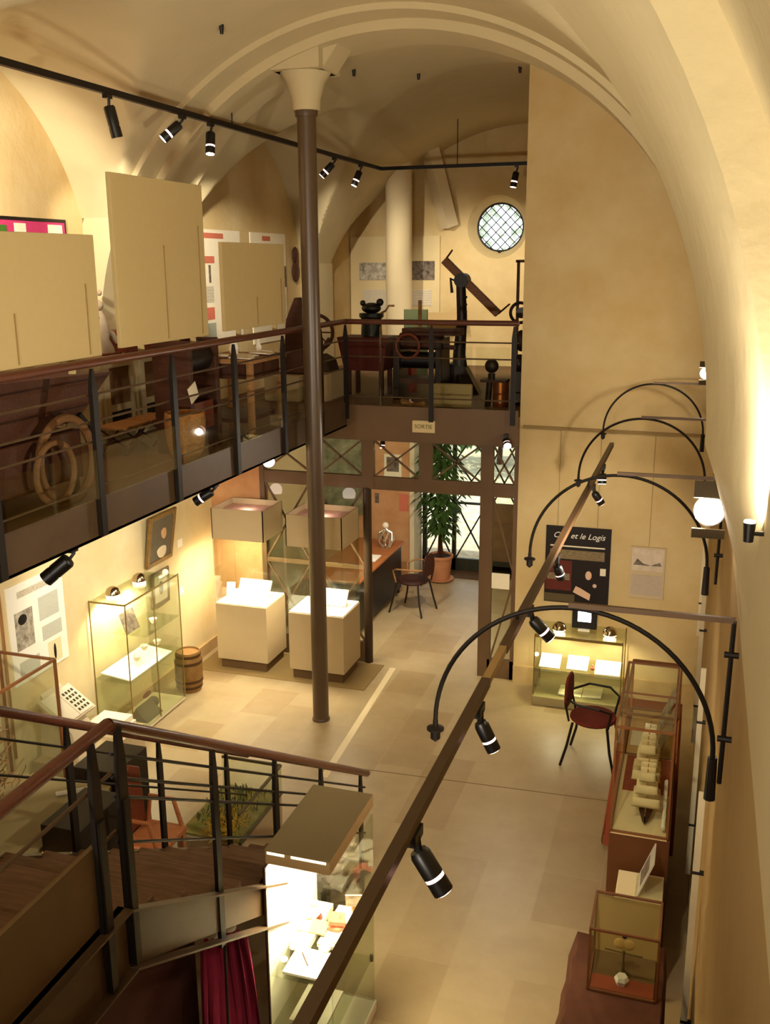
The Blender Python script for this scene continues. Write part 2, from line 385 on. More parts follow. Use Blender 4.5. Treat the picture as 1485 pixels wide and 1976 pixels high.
# slim iron column and its white capital
cl = thing('iron_column', 'tall slim dark brown iron column standing on the stone floor up to the vault', 'column', (-3.52, 8.71, 0))
MB().cyl((-3.52, 8.71, 0), (-3.52, 8.71, 5.92), .082, .085, 28).build('shaft', colpaint, cl)
MB().lathe([(.092, 0), (.092, .02), (.085, .03)], (-3.52, 8.71, 0)).build('base', colpaint, cl)
MB().lathe([(.1, 0), (.105, .05), (.1, .07)], (-3.52, 8.71, 5.88)).build('collar', colpaint, cl)
struct('trim_8', MB().lathe([(.125, 5.93), (.13, 6.02), (.17, 6.16), (.24, 6.26), (.25, 6.3)], (-3.52, 8.71, 0)).box(-3.75, -3.29, 8.45, 8.97, 6.24, 6.48).prism([(-3.95, 6.42), (-3.75, 6.24), (-3.3, 6.24), (-3.1, 6.5), (-3.3, 6.6), (-3.95, 6.5)], 'y', 8.55, 8.9), plaster)

# thick white column at the back of the gallery
struct('trim_9', MB().lathe([(.2, 3.02), (.2, 6.36), (.24, 6.4), (.24, 6.44), (.22, 6.5), (.34, 6.9)], (-4.5, 14.75, 0), 32), mat('white_column_paint', '#d2bf96', .8, spec=.15))
struct('trim_10', MB().bar((-4.2, 14.9, 6.75), (-3.85, 15.3, 5.15), .2, .2), MATS['white_column_paint'])

# ---- gallery
struct('floor_gallery', MB().box(XL, -3.72, -1.3, 10.1, 2.9, 3.02).box(XL, -1.79, 10.14, 15.4, 2.9, 3.02), gfloor)
struct('trim_11', MB().box(-3.72, -3.69, -1.3, 10.1, 2.86, 3.13).box(-3.76, -3.69, -1.3, 10.1, 2.86, 2.88), steel)
struct('trim_12', MB().box(-3.72, -1.79, 10.1, 10.14, 2.72, 3.1).box(-3.72, -1.79, 10.14, 10.4, 2.72, 2.9).box(XL, -3.72, 10.14, 10.4, 2.72, 2.9), beam)

def rail_post(mb, x, y, z0=2.88, z1=3.97, sx=.045, sy=.016):
    # flat tapered bar
    for (a, b, k) in ((z0, z1 - .12, 1), ):
        mb.box(x - sx / 2, x + sx / 2, y - sy / 2, y + sy / 2, a, b)
    mb.add([(x - sx / 2, y - sy / 2, z1 - .12), (x + sx / 2, y - sy / 2, z1 - .12), (x + sx / 2, y + sy / 2, z1 - .12), (x - sx / 2, y + sy / 2, z1 - .12),
            (x - .01, y - .008, z1), (x + .01, y - .008, z1), (x + .01, y + .008, z1), (x - .01, y + .008, z1)], [(0, 1, 5, 4), (1, 2, 6, 5), (2, 3, 7, 6), (3, 0, 4, 7), (4, 5, 6, 7), (0, 3, 2, 1)])
gr = thing('gallery_railing', 'long gallery railing with brown handrail and black posts along the left side', 'railing', (-3.7, 5, 2.88))
MB().tube([(-3.7, -1.2, 4.0), (-3.7, 10.1, 4.0)], .028, 12).build('handrail', railw, gr)
for y in (2.35, 3.35, 4.35, 5.35, 6.35, 7.35, 8.35, 9.3):
    m = MB(); rail_post(m, -3.665, y, sx=.03, sy=.06); m.build('post', iron, gr)
for z in (3.8, 3.63, 3.5, 3.2):
    MB().cyl((-3.7, -1.2, z), (-3.7, 10.1, z), .008, n=8).build('rod', steel, gr)
for y in (3.35, 4.35, 5.35, 6.35, 7.35, 8.35):
    MB().box(-3.645, -3.64, y + .05, y + .95, 3.14, 3.46).build('glass_panel', glass, gr)
gf = thing('gallery_railing', 'shorter gallery railing with brown handrail across the far end above the doorway', 'railing', (-2.7, 10.1, 3.02))
MB().tube([(-3.7, 10.1, 4.0), (-1.8, 10.1, 4.0)], .028, 12).build('handrail', railw, gf)
for x in (-3.68, -2.72, -1.84):
    m = MB(); rail_post(m, x, 10.07, z0=2.95, sx=.05, sy=.02); m.build('post', iron, gf)
for z in (3.8, 3.63, 3.2):
    MB().cyl((-3.7, 10.1, z), (-1.8, 10.1, z), .008, n=8).build('rod', steel, gf)
for x in (-3.6, -3.25, -2.65, -2.25):
    MB().box(x, x + (.33 if x < -3.3 else .5 if x < -3 else .36), 10.12, 10.125, 3.1, 3.75 if x > -3 else 3.45).build('glass_panel', glass, gf)
MB().box(-3.29, -3.275, 10.06, 10.08, 3.1, 3.95).build('steel_strip', chrome, gf)

# beige backs of display boards fixed on the rail
for (y0, y1, z0, z1, lab) in ((3.9, 5.58, 4.03, 4.79, 'leftmost of the three plain beige board backs above the gallery handrail'),
                              (5.81, 7.06, 4.06, 5.19, 'tallest plain beige board back, the middle of three above the gallery handrail'),
                              (7.35, 8.6, 4.07, 4.78, 'smallest plain beige board back above the handrail, beside the slim iron column')):
    d = thing('display_board', lab, 'display board', (-3.76, (y0 + y1) / 2, z0), 'beige display boards on the gallery rail')
    MB().box(-3.76, -3.73, y0, y1, z0, z1).build('panel', beige, d, .003)
    for k in range(2):
        yy = y0 + (y1 - y0) * (.5 if k == 0 else .92)
        MB().box(-3.73, -3.724, yy, yy + .007, z0 + .02, z1 - (.45 if k == 0 else .3)).build('batten', mat('beige_batten', '#94794a', .8), d)
    for k in (.2, .8):
        yy = y0 + (y1 - y0) * k; MB().box(-3.76, -3.725, yy, yy + .03, z0 - .085, z0).build('bracket', beige, d)

# ------------------------------------------------------------------ glazed partition at y=10.3
part = thing('door_1', None, None, (-3.3, 10.3, 0)); part['kind'] = 'structure'
PY = (10.27, 10.33)
fr = MB()
for (x0, x1, z0, z1) in ((-4.86, -4.8, 0, 2.72), (-4.22, -4.1, 2.14, 2.72), (-3.58, -3.44, 2.14, 2.72), (-2.91, -2.76, 2.14, 2.72), (-2.21, -2.07, 0, 2.72), (-1.84, -1.79, 0, 2.72), (-4.86, -1.79, 2.12, 2.27), (-4.86, -3.5, .0, .25), (-4.86, -1.79, 2.68, 2.74), (-4.25, -4.17, 0, 2.12), (-2.1, -1.8, 0, .22)):
    q_ = .004 if (x1 - x0) > 1 else 0
    fr.box(x0, x1, PY[0] + q_, PY[1] - q_, z0, z1)
fr.build('door_frame', beam, part)
MB().cyl((-3.53, 10.3, 0), (-3.53, 10.3, 2.13), .05, n=16).build('post', mat('dark_post_paint', '#3c2c1c', .4), part)
for (x0, x1) in ((-4.8, -4.22), (-4.1, -3.58), (-3.44, -2.91), (-2.76, -2.21), (-2.07, -1.84)):
    x_ = MB()
    x_.bar((x0, 10.3, 2.27), (x1, 10.3, 2.68), .02, .02, (0, 1, 0)).bar((x0, 10.3, 2.68), (x1, 10.3, 2.27), .02, .02, (0, 1, 0))
    x_.build('muntin', beam, part)
    MB().box(x0, x1, 10.299, 10.301, 2.27, 2.68).build('pane', glass, part)
for (x0, x1) in ((-4.8, -4.25), (-4.17, -3.57)):
    for (z0, z1) in ((.25, 1.15), (1.2, 2.12)):
        MB().bar((x0, 10.3, z0), (x1, 10.3, z1), .022, .02, (0, 1, 0)).bar((x0, 10.3, z1), (x1, 10.3, z0), .022, .02, (0, 1, 0)).build('muntin', beam, part)
    MB().box(x0, x1, 10.28, 10.32, 1.15, 1.2).build('rail', beam, part)
    MB().box(x0, x1, 10.299, 10.301, .25, 2.12).build('pane', glass, part)
MB().box(-2.07, -1.84, 10.299, 10.301, .22, 2.12).build('pane', gglass, part)
MB().bar((-2.07, 10.3, .22), (-1.84, 10.3, 1.1), .02, .02, (0, 1, 0)).bar((-2.07, 10.3, 2.12), (-1.84, 10.3, 1.3), .02, .02, (0, 1, 0)).build('muntin', beam, part)
tag(MB().box(-2.06, -1.86, 10.255, 10.262, 1.08, 1.26).build('notice_card', paper, None), 'small cream notice card stuck on the narrow glazed door leaf', 'notice')
es = thing('exit_sign', 'small cream exit sign with green lettering on the beam above the doorway', 'sign', (-2.8, 10.08, 2.83))
MB().box(-2.93, -2.68, 10.075, 10.1, 2.83, 2.96).build('plate', mat('sign_cream', '#d8c294', .6), es, .004)
text('lettering', 'SORTIE', .062, (-2.805, 10.073, 2.895), (PI / 2, 0, 0), mat('sign_green', '#7a7034', .6), es)

# entrance glazed door at y=14.1 (looks to the garden)
dw = thing('door_2', None, None, (-3.2, 14.1, 0)); dw['kind'] = 'structure'
f = MB()
for (x0, x1, z0, z1) in ((-3.93, -3.86, 0, 2.5), (-3.46, -3.40, 0, 2.5), (-2.94, -2.84, 0, 2.5), (-2.5, -2.42, 0, 2.5), (-3.93, -2.42, 2.42, 2.5), (-3.93, -2.42, 0, .2), (-3.4, -2.94, 1.06, 1.09), (-2.84, -2.5, 0, .12)):
    f.box(x0, x1, 14.08, 14.13, z0, z1)
f.build('door_frame', mat('dark_green_frame', '#2c2a1c', .5), dw); MB().box(-2.84, -2.5, 14.09, 14.12, .12, 1.1).build('lower_panel', mat('brown_door_panel', '#7a5a38', .6, noise=.3, nscale=6), dw)
for (x0, x1) in ((-3.86, -3.46), (-3.4, -2.94), (-2.84, -2.5)):
    m = MB()
    for (z0, z1) in ((.2, 1.06), (1.09, 1.75), (1.75, 2.42)):
        if x0 > -2.9 and z0 < .9: continue
        m.bar((x0, 14.1, z0), (x1, 14.1, z1), .022, .02, (0, 1, 0)).bar((x0, 14.1, z1), (x1, 14.1, z0), .022, .02, (0, 1, 0))
    m.build('muntin', iron, dw)
    MB().box(x0, x1, 14.104, 14.107, .2, 2.42).build('pane', glass, dw)
tag(MB().box(-3.9, -2.5, 13.7, 14.06, .001, .012).build('door_mat', mat('brown_doormat', '#5a4026', .95), None), 'brown doormat on the floor before the glazed entrance door', 'mat')

# garden outside
struct('ground', MB().box(-12, 6, 14.35, 40, -.1, -.02), gravel)
def shrub(x, y, z, rx, ry, rz, n, label, lm=gardenleaf, name='garden_shrub'):
    t = thing(name, label, 'shrub', (x, y, z)); m = MB()
    for _ in range(n):
        a = random.uniform(0, 2 * PI); u = random.uniform(-.6, 1); q = math.sqrt(max(0, 1 - u * u)) * random.uniform(.75, 1.05)
        p = Vector((x + rx * q * math.cos(a), y + ry * q * math.sin(a), z + rz * .9 + rz * u * .9)); s_ = random.uniform(.07, .16)
        d1 = Vector((random.gauss(0, 1), random.gauss(0, 1), random.gauss(0, 1))).normalized(); d2 = d1.cross(Vector((random.gauss(0, 1), random.gauss(0, 1), random.gauss(0, 1)))).normalized()
        m.add([p - d1 * s_, p + d2 * s_ * .5, p + d1 * s_, p - d2 * s_ * .5], [(0, 1, 2, 3)])
    m.build('foliage', lm, t, smooth=False)
    MB().tube([(x, y, -.02), (x + .1, y, z + rz)], [.07, .03], 8).build('stem', oldwood, t)
shrub(-4.4, 22.5, -.02, 1.9, 1.2, 1.5, 2600, 'light green garden shrub seen through the entrance door')
shrub(-.6, 22, -.02, 1.6, 1.2, 1.5, 1800, 'green garden bush behind the right side of the entrance door')
shrub(-3.9, 24, 4.2, 3.0, 1.5, 1.8, 1300, 'leafy treetop seen through the small round window', name='garden_tree')
sun = lamp('daylight', 'SUN', (0, 20, 8), 3.0, (1, .96, .88), aim=(.35, -.15, -.9)); sun.data.angle = .02

# ------------------------------------------------------------------ LAMPS
SG = 'track spotlights'
def spotlight(at, d, label, group, L=.19, r=.042, energy=0, cone=60, stem=.05, aim=None, glow=True, lensglow=True, color=WARM, k=1.0, name='track_spotlight'):
    t = thing(name, label, 'spotlight', at, group); L *= k; r *= k; stem *= k; at = Vector(at); d = Vector(d).normalized()
    MB().box(at.x - .02, at.x + .02, at.y - .035, at.y + .035, at.z - .03, at.z).build('mount', blackm, t)
    j = at + Vector((0, 0, -stem)) + d * .03
    MB().tube([at + Vector((0, 0, -.02)), at + Vector((.012, 0, -stem * .6)), j], .011, 8).build('bracket', blackm, t)
    b0 = j; b1 = j + d * L
    hs = MB().tube([b0, b0 + d * .012, b0 + d * L * .6], [r * .8, r, r], 18).tube([b0 + d * L * .68, b1], [r, r], 18)
    hs = hs.build('housing', blackm, t)
    MB().cyl(b0 + d * L * .6, b0 + d * L * .68, r * .93, n=18).build('vent_ring', ring if glow and energy else blackm, hs)
    MB().cyl(b1 - d * .004, b1 + d * .002, r * .86, n=18).build('lens', lens if lensglow and energy else glassblack, hs)
    if energy: lamp('spot_beam', 'SPOT', b1 + d * .02, energy, color, aim=aim if aim is not None else d, parent=t, size=.03, spot=cone, blend=.7)
    return t
glassblack = mat('dark_lens', '#2a2420', .1, spec=.8)
# upper track
tr = thing('lighting_track', 'long dark lighting track hanging high over the gallery and turning at the far end', 'track', (-4.25, 6, 5.82))
MB().bar((-4.25, -1.1, 5.83), (-4.25, 13.1, 5.83), .04, .045).build('rail', iron, tr)
MB().bar((-4.25, 13.1, 5.83), (-1.8, 13.1, 5.83), .04, .045).build('rail', iron, tr)
for (x, y) in ((-4.25, 2.6), (-4.25, 4.1), (-4.25, 8.7), (-3.2, 13.1)):
    MB().cyl((x, y, 5.85), (x, y, 5.98 if x < -4 else 6.4), .006, n=6).build('hanger', iron, tr)
G1 = 'spotlights on the upper track'
spotlight((-4.25, 4.76, 5.81), (-.6, .2, -.8), 'black spotlight at the very left edge of the upper track', G1, energy=520, cone=48, aim=(-1.27, 2.4, -.45))
spotlight((-4.25, 6.67, 5.81), (.15, .15, -1), 'unlit black spotlight hanging straight down, left of the others on the upper track', G1, L=.22)
spotlight((-4.25, 7.77, 5.81), (-.55, -.35, -.55), 'black spotlight tilted to the left above the tallest beige board', G1, energy=45, cone=60, aim=(-.9, .4, -.8))
spotlight((-4.25, 8.27, 5.81), (.05, -.25, -1), 'black spotlight with two bright openings pointing down beside the slim iron column', G1, energy=420, cone=36, aim=(-1.15, 2.6, -1.0))
spotlight((-4.25, 11.36, 5.81), (-.55, -.2, -.6), 'first small spotlight right of the slim iron column on the upper track', G1, energy=150, cone=60, aim=(-.15, 3, -1.3))
spotlight((-4.25, 12.29, 5.81), (-.3, -.2, -.8), 'second small spotlight right of the slim iron column, near the track corner', G1, energy=120, cone=75, aim=(.5, 2, -1.3))
spotlight((-2.42, 13.1, 5.81), (-.15, -.1, -.9), 'single spotlight on the short far track above the round window', G1, energy=190, cone=75, aim=(-.25, 1.0, -.75))
# small black ceiling fittings
for (x, y, lab) in ((-3.72, 7.5, 'small black fitting on the vault nearest the upper track'), (-3.5, 9.95, 'small black fitting on the vault right of the slim iron column'), (-3.1, 10.9, 'small black fitting on the vault above the white column'), (-1.95, 10.6, 'small black fitting high on the vault above the far wall edge')):
    z = zx(x) if 9.1 > y or y < 8.1 else zx(x)
    t = 1 - ((y - (6.35 if y < 8.1 else 11.35)) / (1.9 if y < 8.1 else 2.0)) ** 2
    z = max(zx(x), 4.2 + 2.12 * math.sqrt(max(t, 0)))
    o = MB().cyl((x, y, z + .03), (x, y, z - .06), .022, .014, 10).build('ceiling_hook', blackm, None); tag(o, lab, 'ceiling fitting', 'black fittings on the vault')
# spots under the gallery edge
G2 = 'spotlights under the gallery'
spotlight((-3.74, 5.1, 2.86), (-.6, -.35, -.55), 'black spotlight under the gallery edge, above the big text poster', G2, L=.2, r=.05, stem=.06, energy=95, cone=95, aim=(-1.0, .9, -.75), glow=False)
spotlight((-3.74, 7.05, 2.86), (-.75, -.2, -.5), 'black spotlight under the gallery edge, up and right of the gilt portrait', G2, L=.17, r=.04, energy=95, cone=100, aim=(-1.0, .8, -.75))
spotlight((-4.0, 8.65, 2.86), (.45, -.75, -.35), 'glowing spotlight under the gallery beside the slim iron column', G2, L=.14, r=.065, energy=60, cone=100, aim=(-.55, .2, -.8))
spotlight((-1.9, 10.05, 2.86), (.25, -.7, -.35), 'glaring bright spotlight under the beam at the right end of the doorway', G2, L=.1, r=.045, energy=45, cone=120, aim=(-.3, -.9, -.5))
spotlight((-3.4, 10.5, 2.7), (0, -.3, -1), 'small round lamp behind the glazed screen top, left', G2, L=.08, r=.03, stem=.03, energy=90, cone=140, aim=(0, .8, -.7), name='ceiling_spotlight')
spotlight((-2.45, 10.9, 2.88), (0, -.3, -1), 'small round lamp behind the glazed screen top, right', G2, L=.08, r=.03, stem=.03, energy=90, cone=140, aim=(0, .8, -.7), name='ceiling_spotlight')

# lower track hung on four hoops
lt = thing('lighting_track', 'straight brown lighting track running diagonally through the picture below the iron hoops', 'track', (-.6, 4, 3.25))
MB().bar((-.6, .9, 3.27), (-.6, 2.93, 3.27), .03, .03).build('rail', mat('brown_track', '#46301a', .4, spec=.5), lt)
MB().bar((-.6, 3.22, 3.27), (-.6, 7.45, 3.27), .03, .03).build('rail', MATS['brown_track'], lt)
MB().bar((-.6, 2.93, 3.272), (-.6, 3.22, 3.272), .026, .026).build('joint_sleeve', mat('beige_sleeve', '#a88c5c', .6), lt)
G3 = 'spotlights on the lower track'
spotlight((-.6, 2.06, 3.25), (.5, -.03, -.75), 'largest and nearest black spotlight on the lower track with two bright vents', G3, L=.2, r=.045, k=.6, energy=12, cone=85, aim=(-.15, .9, -1.2))
spotlight((-.6, 2.79, 3.25), (.4, .05, -.85), 'second nearest spotlight on the lower track, over the open floor', G3, L=.17, r=.04, k=.6, energy=24, cone=80, aim=(-.75, 1.0, -1.0))
spotlight((-.6, 3.74, 3.25), (.6, .1, -.65), 'black spotlight below the biggest hoop, left of the small monitor', G3, L=.18, r=.042, k=.6, energy=45, cone=70, aim=(.1, .95, -1.0))
spotlight((-.6, 4.5, 3.25), (.3, .3, -.9), 'spotlight on the lower track in front of the black poster', G3, L=.12, r=.04, k=.6, energy=50, cone=70, aim=(.1, .9, -.7))
spotlight((-.6, 6.1, 3.25), (.5, .3, -.8), 'small spotlight on the lower track above the black poster', G3, L=.15, r=.04, k=.6, energy=170, cone=40, aim=(-.1, 1.0, -.42))
spotlight((-.6, 6.75, 3.25), (.05, -.2, -.9), 'last small spotlight near the far end of the lower track', G3, L=.12, r=.05, k=.6, energy=25, cone=80, aim=(-.6, .8, -1.0))

for (y, l, r_, top, lab) in ((3.5, -.92, .14, 3.35, 'largest nearest semicircular iron hoop bracket on the right wall'), (5.9, -.945, .115, 3.36, 'second nearest semicircular iron hoop bracket on the right wall'),
                             (8.0, -.9, .09, 3.39, 'third semicircular iron hoop bracket on the right wall'), (9.8, -.88, .06, 3.46, 'farthest and smallest semicircular iron hoop bracket on the right wall')):
    cx = (l + r_) / 2; R = (r_ - l) / 2; zc = top - R
    t = thing('hoop_bracket', lab, 'bracket', (cx, y, zc), 'iron hoop brackets carrying the lower track')
    MB().ringt((cx, y, zc), R, .0095, 'y', 40, 0, PI, 8).build('hoop', iron, t)
    MB().tube([(cx + R, y, zc), (cx + R, y, zc - .17)], [.018, .022], 10).build('foot', iron, t)
    MB().tube([(l, y, zc), (l, y, zc - .06)], .011, 8).lathe([(.012, 0), (.035, .008), (.035, .016), (.012, .024)], (l, y, zc - .05)).lathe([(.004, -.045), (.02, -.03), (.02, 0)], (l, y, zc - .05)).build('finial', iron, t)
    MB().bar((cx - .02, y, top + .012), (XR - .02, y, top + .012), .016, .02).build('arm', beam, t)
    MB().tube([(XR - .025, y, top + .01), (XR - .03, y, zc - .1)], .009, 8).build('upright', iron, t)
    for zz in (top - .12, zc + .08):
        MB().cyl((XR - .05, y, zz), (XR + .0, y, zz), .012, n=8).build('clamp', iron, t)
    if y < 7.4: MB().cyl((-.6, y, 3.285), (-.6, y, -.012 + zc + math.sqrt(max(0, R * R - (-.6 - cx) ** 2))), .008, n=6).build('hanger', iron, t)

# flood lamps on the right wall
def flood(x, y, z, s, label, energy, d, es=1):
    t = thing('floodlight', label, 'floodlight', (x, y, z), 'floodlights on the right wall'); d = Vector(d).normalized()
    c = Vector((x, y, z))
    MB().tube([c - d * .05 * s, c + d * .05 * s], [.045 * s, .06 * s], 20).build('housing', blackm, t)
    MB().cyl(c + d * .05 * s, c + d * .056 * s, .054 * s, n=24).build('lens', mat('flood_lens', '#ffffff', .3, emit='#fff0d8', es=40), t)
    for k in (1, -1):
        MB().cbox(c + d * .08 * s + Vector((0, 0, k * .085 * s)), (.06 * s, .04 * s, .003), (k * .7, 0, 0)).build('barn_door', mat('barn_door_grey', '#5a5040', .5, metal=.4), t)
    MB().cyl(c - d * .03, (XR, y + .02, z), .012, n=8).build('bracket', blackm, t)
    lamp('flood_beam', 'SPOT', c + d * .09 * s, energy, WARM, aim=(-.8, .5, .2), parent=t, size=.06, spot=150, blend=.6)
flood(.09, 4.85, 3.44, 1.25, 'big glaring floodlight with barn doors on the right wall', 230, (-.05, -.95, .1))
flood(.05, 9.0, 3.66, .9, 'small bright floodlight high on the right wall above the far hoop', 60, (-.1, -.95, .05))
def sconce(y, z, label, energy, aim=(-.45, .05, .9), k=1.0):
    t = thing('uplight', label, 'uplight', (.14, y, z), 'black uplights on the right wall')
    hs = MB().cyl((.16, y, z + .09 - .09 * k), (.16, y, z + .09), .022 * k, .028 * k, 18).build('housing', blackm, t)
    MB().cyl((.16, y, z + .06), (XR, y, z + .06), .008, n=8).build('bracket', blackm, t)
    MB().cyl((.16, y, z + .09), (.16, y, z + .095), .025 * k, n=18).build('lens', lens, hs)
    lamp('up_beam', 'SPOT', (.15, y, z + .11), energy, WARM, aim=aim, parent=t, size=.03, spot=150, blend=.8)
sconce(2.84, 3.8, 'black uplight throwing a white glare on the near arch foot', 60, (-.02, .75, .66), .62)
sconce(.5, 3.3, 'black uplight added out of view on the right wall to brighten the near ceiling', 6)  # added unseen lamp, lifts the light on the near ceiling
def backlight(x, label, energy):  # added fill lights out of view, brightening the hall from behind the camera
    t = thing('fill_uplight', label, 'uplight', (x, -1.2, 3.4), 'added fill lights on the wall behind the viewer')
    MB().cyl((x, -1.2, 3.4), (x, -1.2, 3.55), .06, .08, 18).build('housing', blackm, t)
    MB().cyl((x, -1.2, 3.47), (x, -1.3, 3.47), .02, n=8).build('bracket', blackm, t)
    lamp('up_beam', 'SPOT', (x, -1.15, 3.6), energy, WARM, aim=(-.12, .9, .3), parent=t, size=.12, spot=95, blend=.8)
backlight(-.9, 'right fill light added out of view on the wall behind the viewer', 400)
backlight(-2.4, 'left fill light added out of view on the wall behind the viewer', 400)

# picture rods and cable runs on the right wall
G4 = 'pale vertical rods along the right wall'
for i, (y, z0, z1, lab) in enumerate(((9.9, .9, 2.3, 'pale wall rod right of the small framed print'), (8.3, .5, 1.9, 'pale wall rod beside the red draped table'), (6.6, .3, 1.9, 'pale wall rod behind the long glass case'), (4.9, .0, 1.9, 'pale wall rod next to the cloth-covered case'))):
    t = thing('wall_rod', lab, 'wall rod', (XR - .04, y, z0), G4)
    MB().bar((XR - .04, y, z0), (XR - .04, y, z1), .035, .02).build('rod', curtain_white, t)
    for k in (.25, .75):
        MB().cyl((XR - .06, y, z0 + (z1 - z0) * k), (XR, y, z0 + (z1 - z0) * k), .014, n=8).build('knob', iron, t)

# ------------------------------------------------------------------ STAIRCASE
st = thing('staircase', 'dark steel and wood staircase with brown handrail descending at the lower left', 'staircase', (-2.6, 4, 0))
y0, zs0, y1 = 2.9, 2.12, 6.4; slope = -.6
def zs(y): return zs0 + slope * (y - y0)
def xr_(y): return -2.04 - .04 * (y - y0)
# stringers: steel channels
for xa, nm in ((-2.04, 'stringer'), (-3.15, 'stringer')):
    dx = -.14 if xa > -3 else 0
    a = Vector((xa, y0, zs0)); b = Vector((xa + dx, y1, zs(y1)))
    h = .27
    m = MB()
    m.add([a, b, b - Vector((0, 0, h * .2)), a - Vector((0, 0, h)), a - Vector((.012, 0, 0)), b - Vector((.012, 0, 0)), b - Vector((.012, 0, h * .2)), a - Vector((.012, 0, h))],
          [(0, 1, 2, 3), (4, 7, 6, 5), (0, 4, 5, 1), (3, 2, 6, 7), (0, 3, 7, 4), (1, 5, 6, 2)])
    a1 = a; b1 = Vector((xa + dx, 6.0, zs(6.0)))
    m.bar(a1 + Vector((.02, 0, 0)), b1 + Vector((.02, 0, 0)), .06, .01).bar(a1 + Vector((.02, 0, -h)), b1 + Vector((.02, 0, -.25)), .06, .01)
    m.build('stringer', steel, st)
N = 12; tm = []
for i in range(N):
    ya = y0 + i * (y1 - y0) / N; z = zs(ya) - .16
    if z < .03: break
    MB().box(-3.12, -2.1 - .04 * (ya - y0), ya, ya + .32, z - .04, z).build('tread', treadw, st, .004)
# landing
MB().box(-3.15, -2.06, -1.2, 2.9, 1.94, 1.98).build('landing', treadw, st)
MB().box(-2.06, -2.03, -1.2, 2.9, 1.84, 2.13).box(-2.06, -1.99, -1.2, 2.9, 2.12, 2.13).box(-2.06, -1.99, -1.2, 2.9, 1.84, 1.85).build('landing_beam', steel, st)
MB().box(-2.05, -2.03, -1.2, 2.8, 2.16, 2.5).build('side_panel', mat('bronze_side_panel', '#6b5334', .4, metal=.3, noise=.2, nscale=3), st)
# handrails
hr = .04
def rz(y): return 2.92 + slope * (y - y0)
MB().tube([(-2.04, y0, 2.92), (-2.17, 6.25, rz(6.25))], .026, 12).build('handrail', railw, st)
MB().tube([(-2.04, -1.1, 2.86), (-2.04, y0, 2.92)], .026, 12).build('handrail', railw, st)
MB().tube([(-3.15, 2.9, 2.92), (-3.15, 6.25, rz(6.25))], .026, 12).build('handrail', railw, st)
def ipost(x, y, z0, z1, w_=.05):
    m = MB(); h = w_ / 2
    m.add([(x - .01, y - h, z0), (x + .01, y - h, z0), (x + .01, y + h, z0), (x - .01, y + h, z0), (x - .01, y - h, z1 - .16), (x + .01, y - h, z1 - .16), (x + .01, y + h, z1 - .16), (x - .01, y + h, z1 - .16),
           (x - .01, y - .01, z1), (x + .01, y - .01, z1), (x + .01, y + .01, z1), (x - .01, y + .01, z1)],
          [(0, 1, 5, 4), (1, 2, 6, 5), (2, 3, 7, 6), (3, 0, 4, 7), (4, 5, 9, 8), (5, 6, 10, 9), (6, 7, 11, 10), (7, 4, 8, 11), (8, 9, 10, 11), (0, 3, 2, 1)])
    return m
for (x, y) in ((-2.02, 2.93), (-2.02, 2.76)):
    ipost(x, y, 1.98, 2.91, .055).box(x - .02, x + .02, y - .02, y + .02, 1.86, 2.6).build('post', iron, st)
for y in (3.75, 4.5, 5.25, 6.1):
    ipost(-2.04 - .04 * (y - y0), y, zs(y) - .3, rz(y) - .02).build('post', iron, st)
for y in (3.3, 4.1, 5.0, 5.9):
    ipost(-3.15, y, zs(y) - .3, rz(y) - .02).build('post', iron, st)
for dz in (.12, .22, .3, .5):
    MB().cyl((-2.04, y0, 2.92 - dz), (-2.17, 6.2, rz(6.2) - dz), .007, n=8).build('rod', iron, st)
for dz in (.15, .35):
    MB().cyl((-3.15, 2.9, 2.92 - dz), (-3.15, 6.2, rz(6.2) - dz), .007, n=8).build('rod', iron, st)
for dz in (.2, .45):
    MB().cyl((-2.04, -1.1, 2.86 - dz), (-2.04, y0, 2.92 - dz), .008, n=8).build('rod', steel, st)
# red-brown boarding and curtain under the stairs
tag(MB().prism([(2.3, 0), (4.2, 0), (4.2, .95), (3.1, 1.55), (2.3, 1.8)], 'x', -2.55, -2.5).build('stair_boarding', mat('red_brown_boarding', '#4a2318', .8, noise=.2, nscale=3), None), 'dark red-brown boarding closing the space under the staircase', 'panel')
cu = thing('curtain', 'magenta curtain gathered under the stairs beside the lit showcase', 'curtain', (-2.2, 4.1, 0))
m = MB(); pts = []
nz, nn = 14, 40
for j in range(nz + 1):
    z = .02 + 1.12 * j / nz; wdt = .36 - .22 * (j / nz) ** 2
    for i in range(nn + 1):
        u = i / nn; m.v.append((-2.30 + .18 * u + .02 * math.sin(u * 34), 3.98 + (u - .3) * wdt + .018 * math.cos(u * 40 + j * .2), z))
for j in range(nz):
    for i in range(nn):
        a = j * (nn + 1) + i; m.f.append((a, a + 1, a + nn + 2, a + nn + 1))
co = m.build('drape', magenta, cu); so = co.modifiers.new('solid', 'SOLIDIFY'); so.thickness = .006
MB().sph((-2.2, 4.05, 1.17), .035, 8, (1.3, 1, .8)).sph((-2.17, 4.1, 1.2), .03, 8).sph((-2.24, 4.0, 1.14), .025, 8).build('knot', curtain_white, cu)
MB().tube([(-2.1, 3.8, 0), (-2.1, 3.82, 1.3)], .008, 8).build('cord', iron, cu)
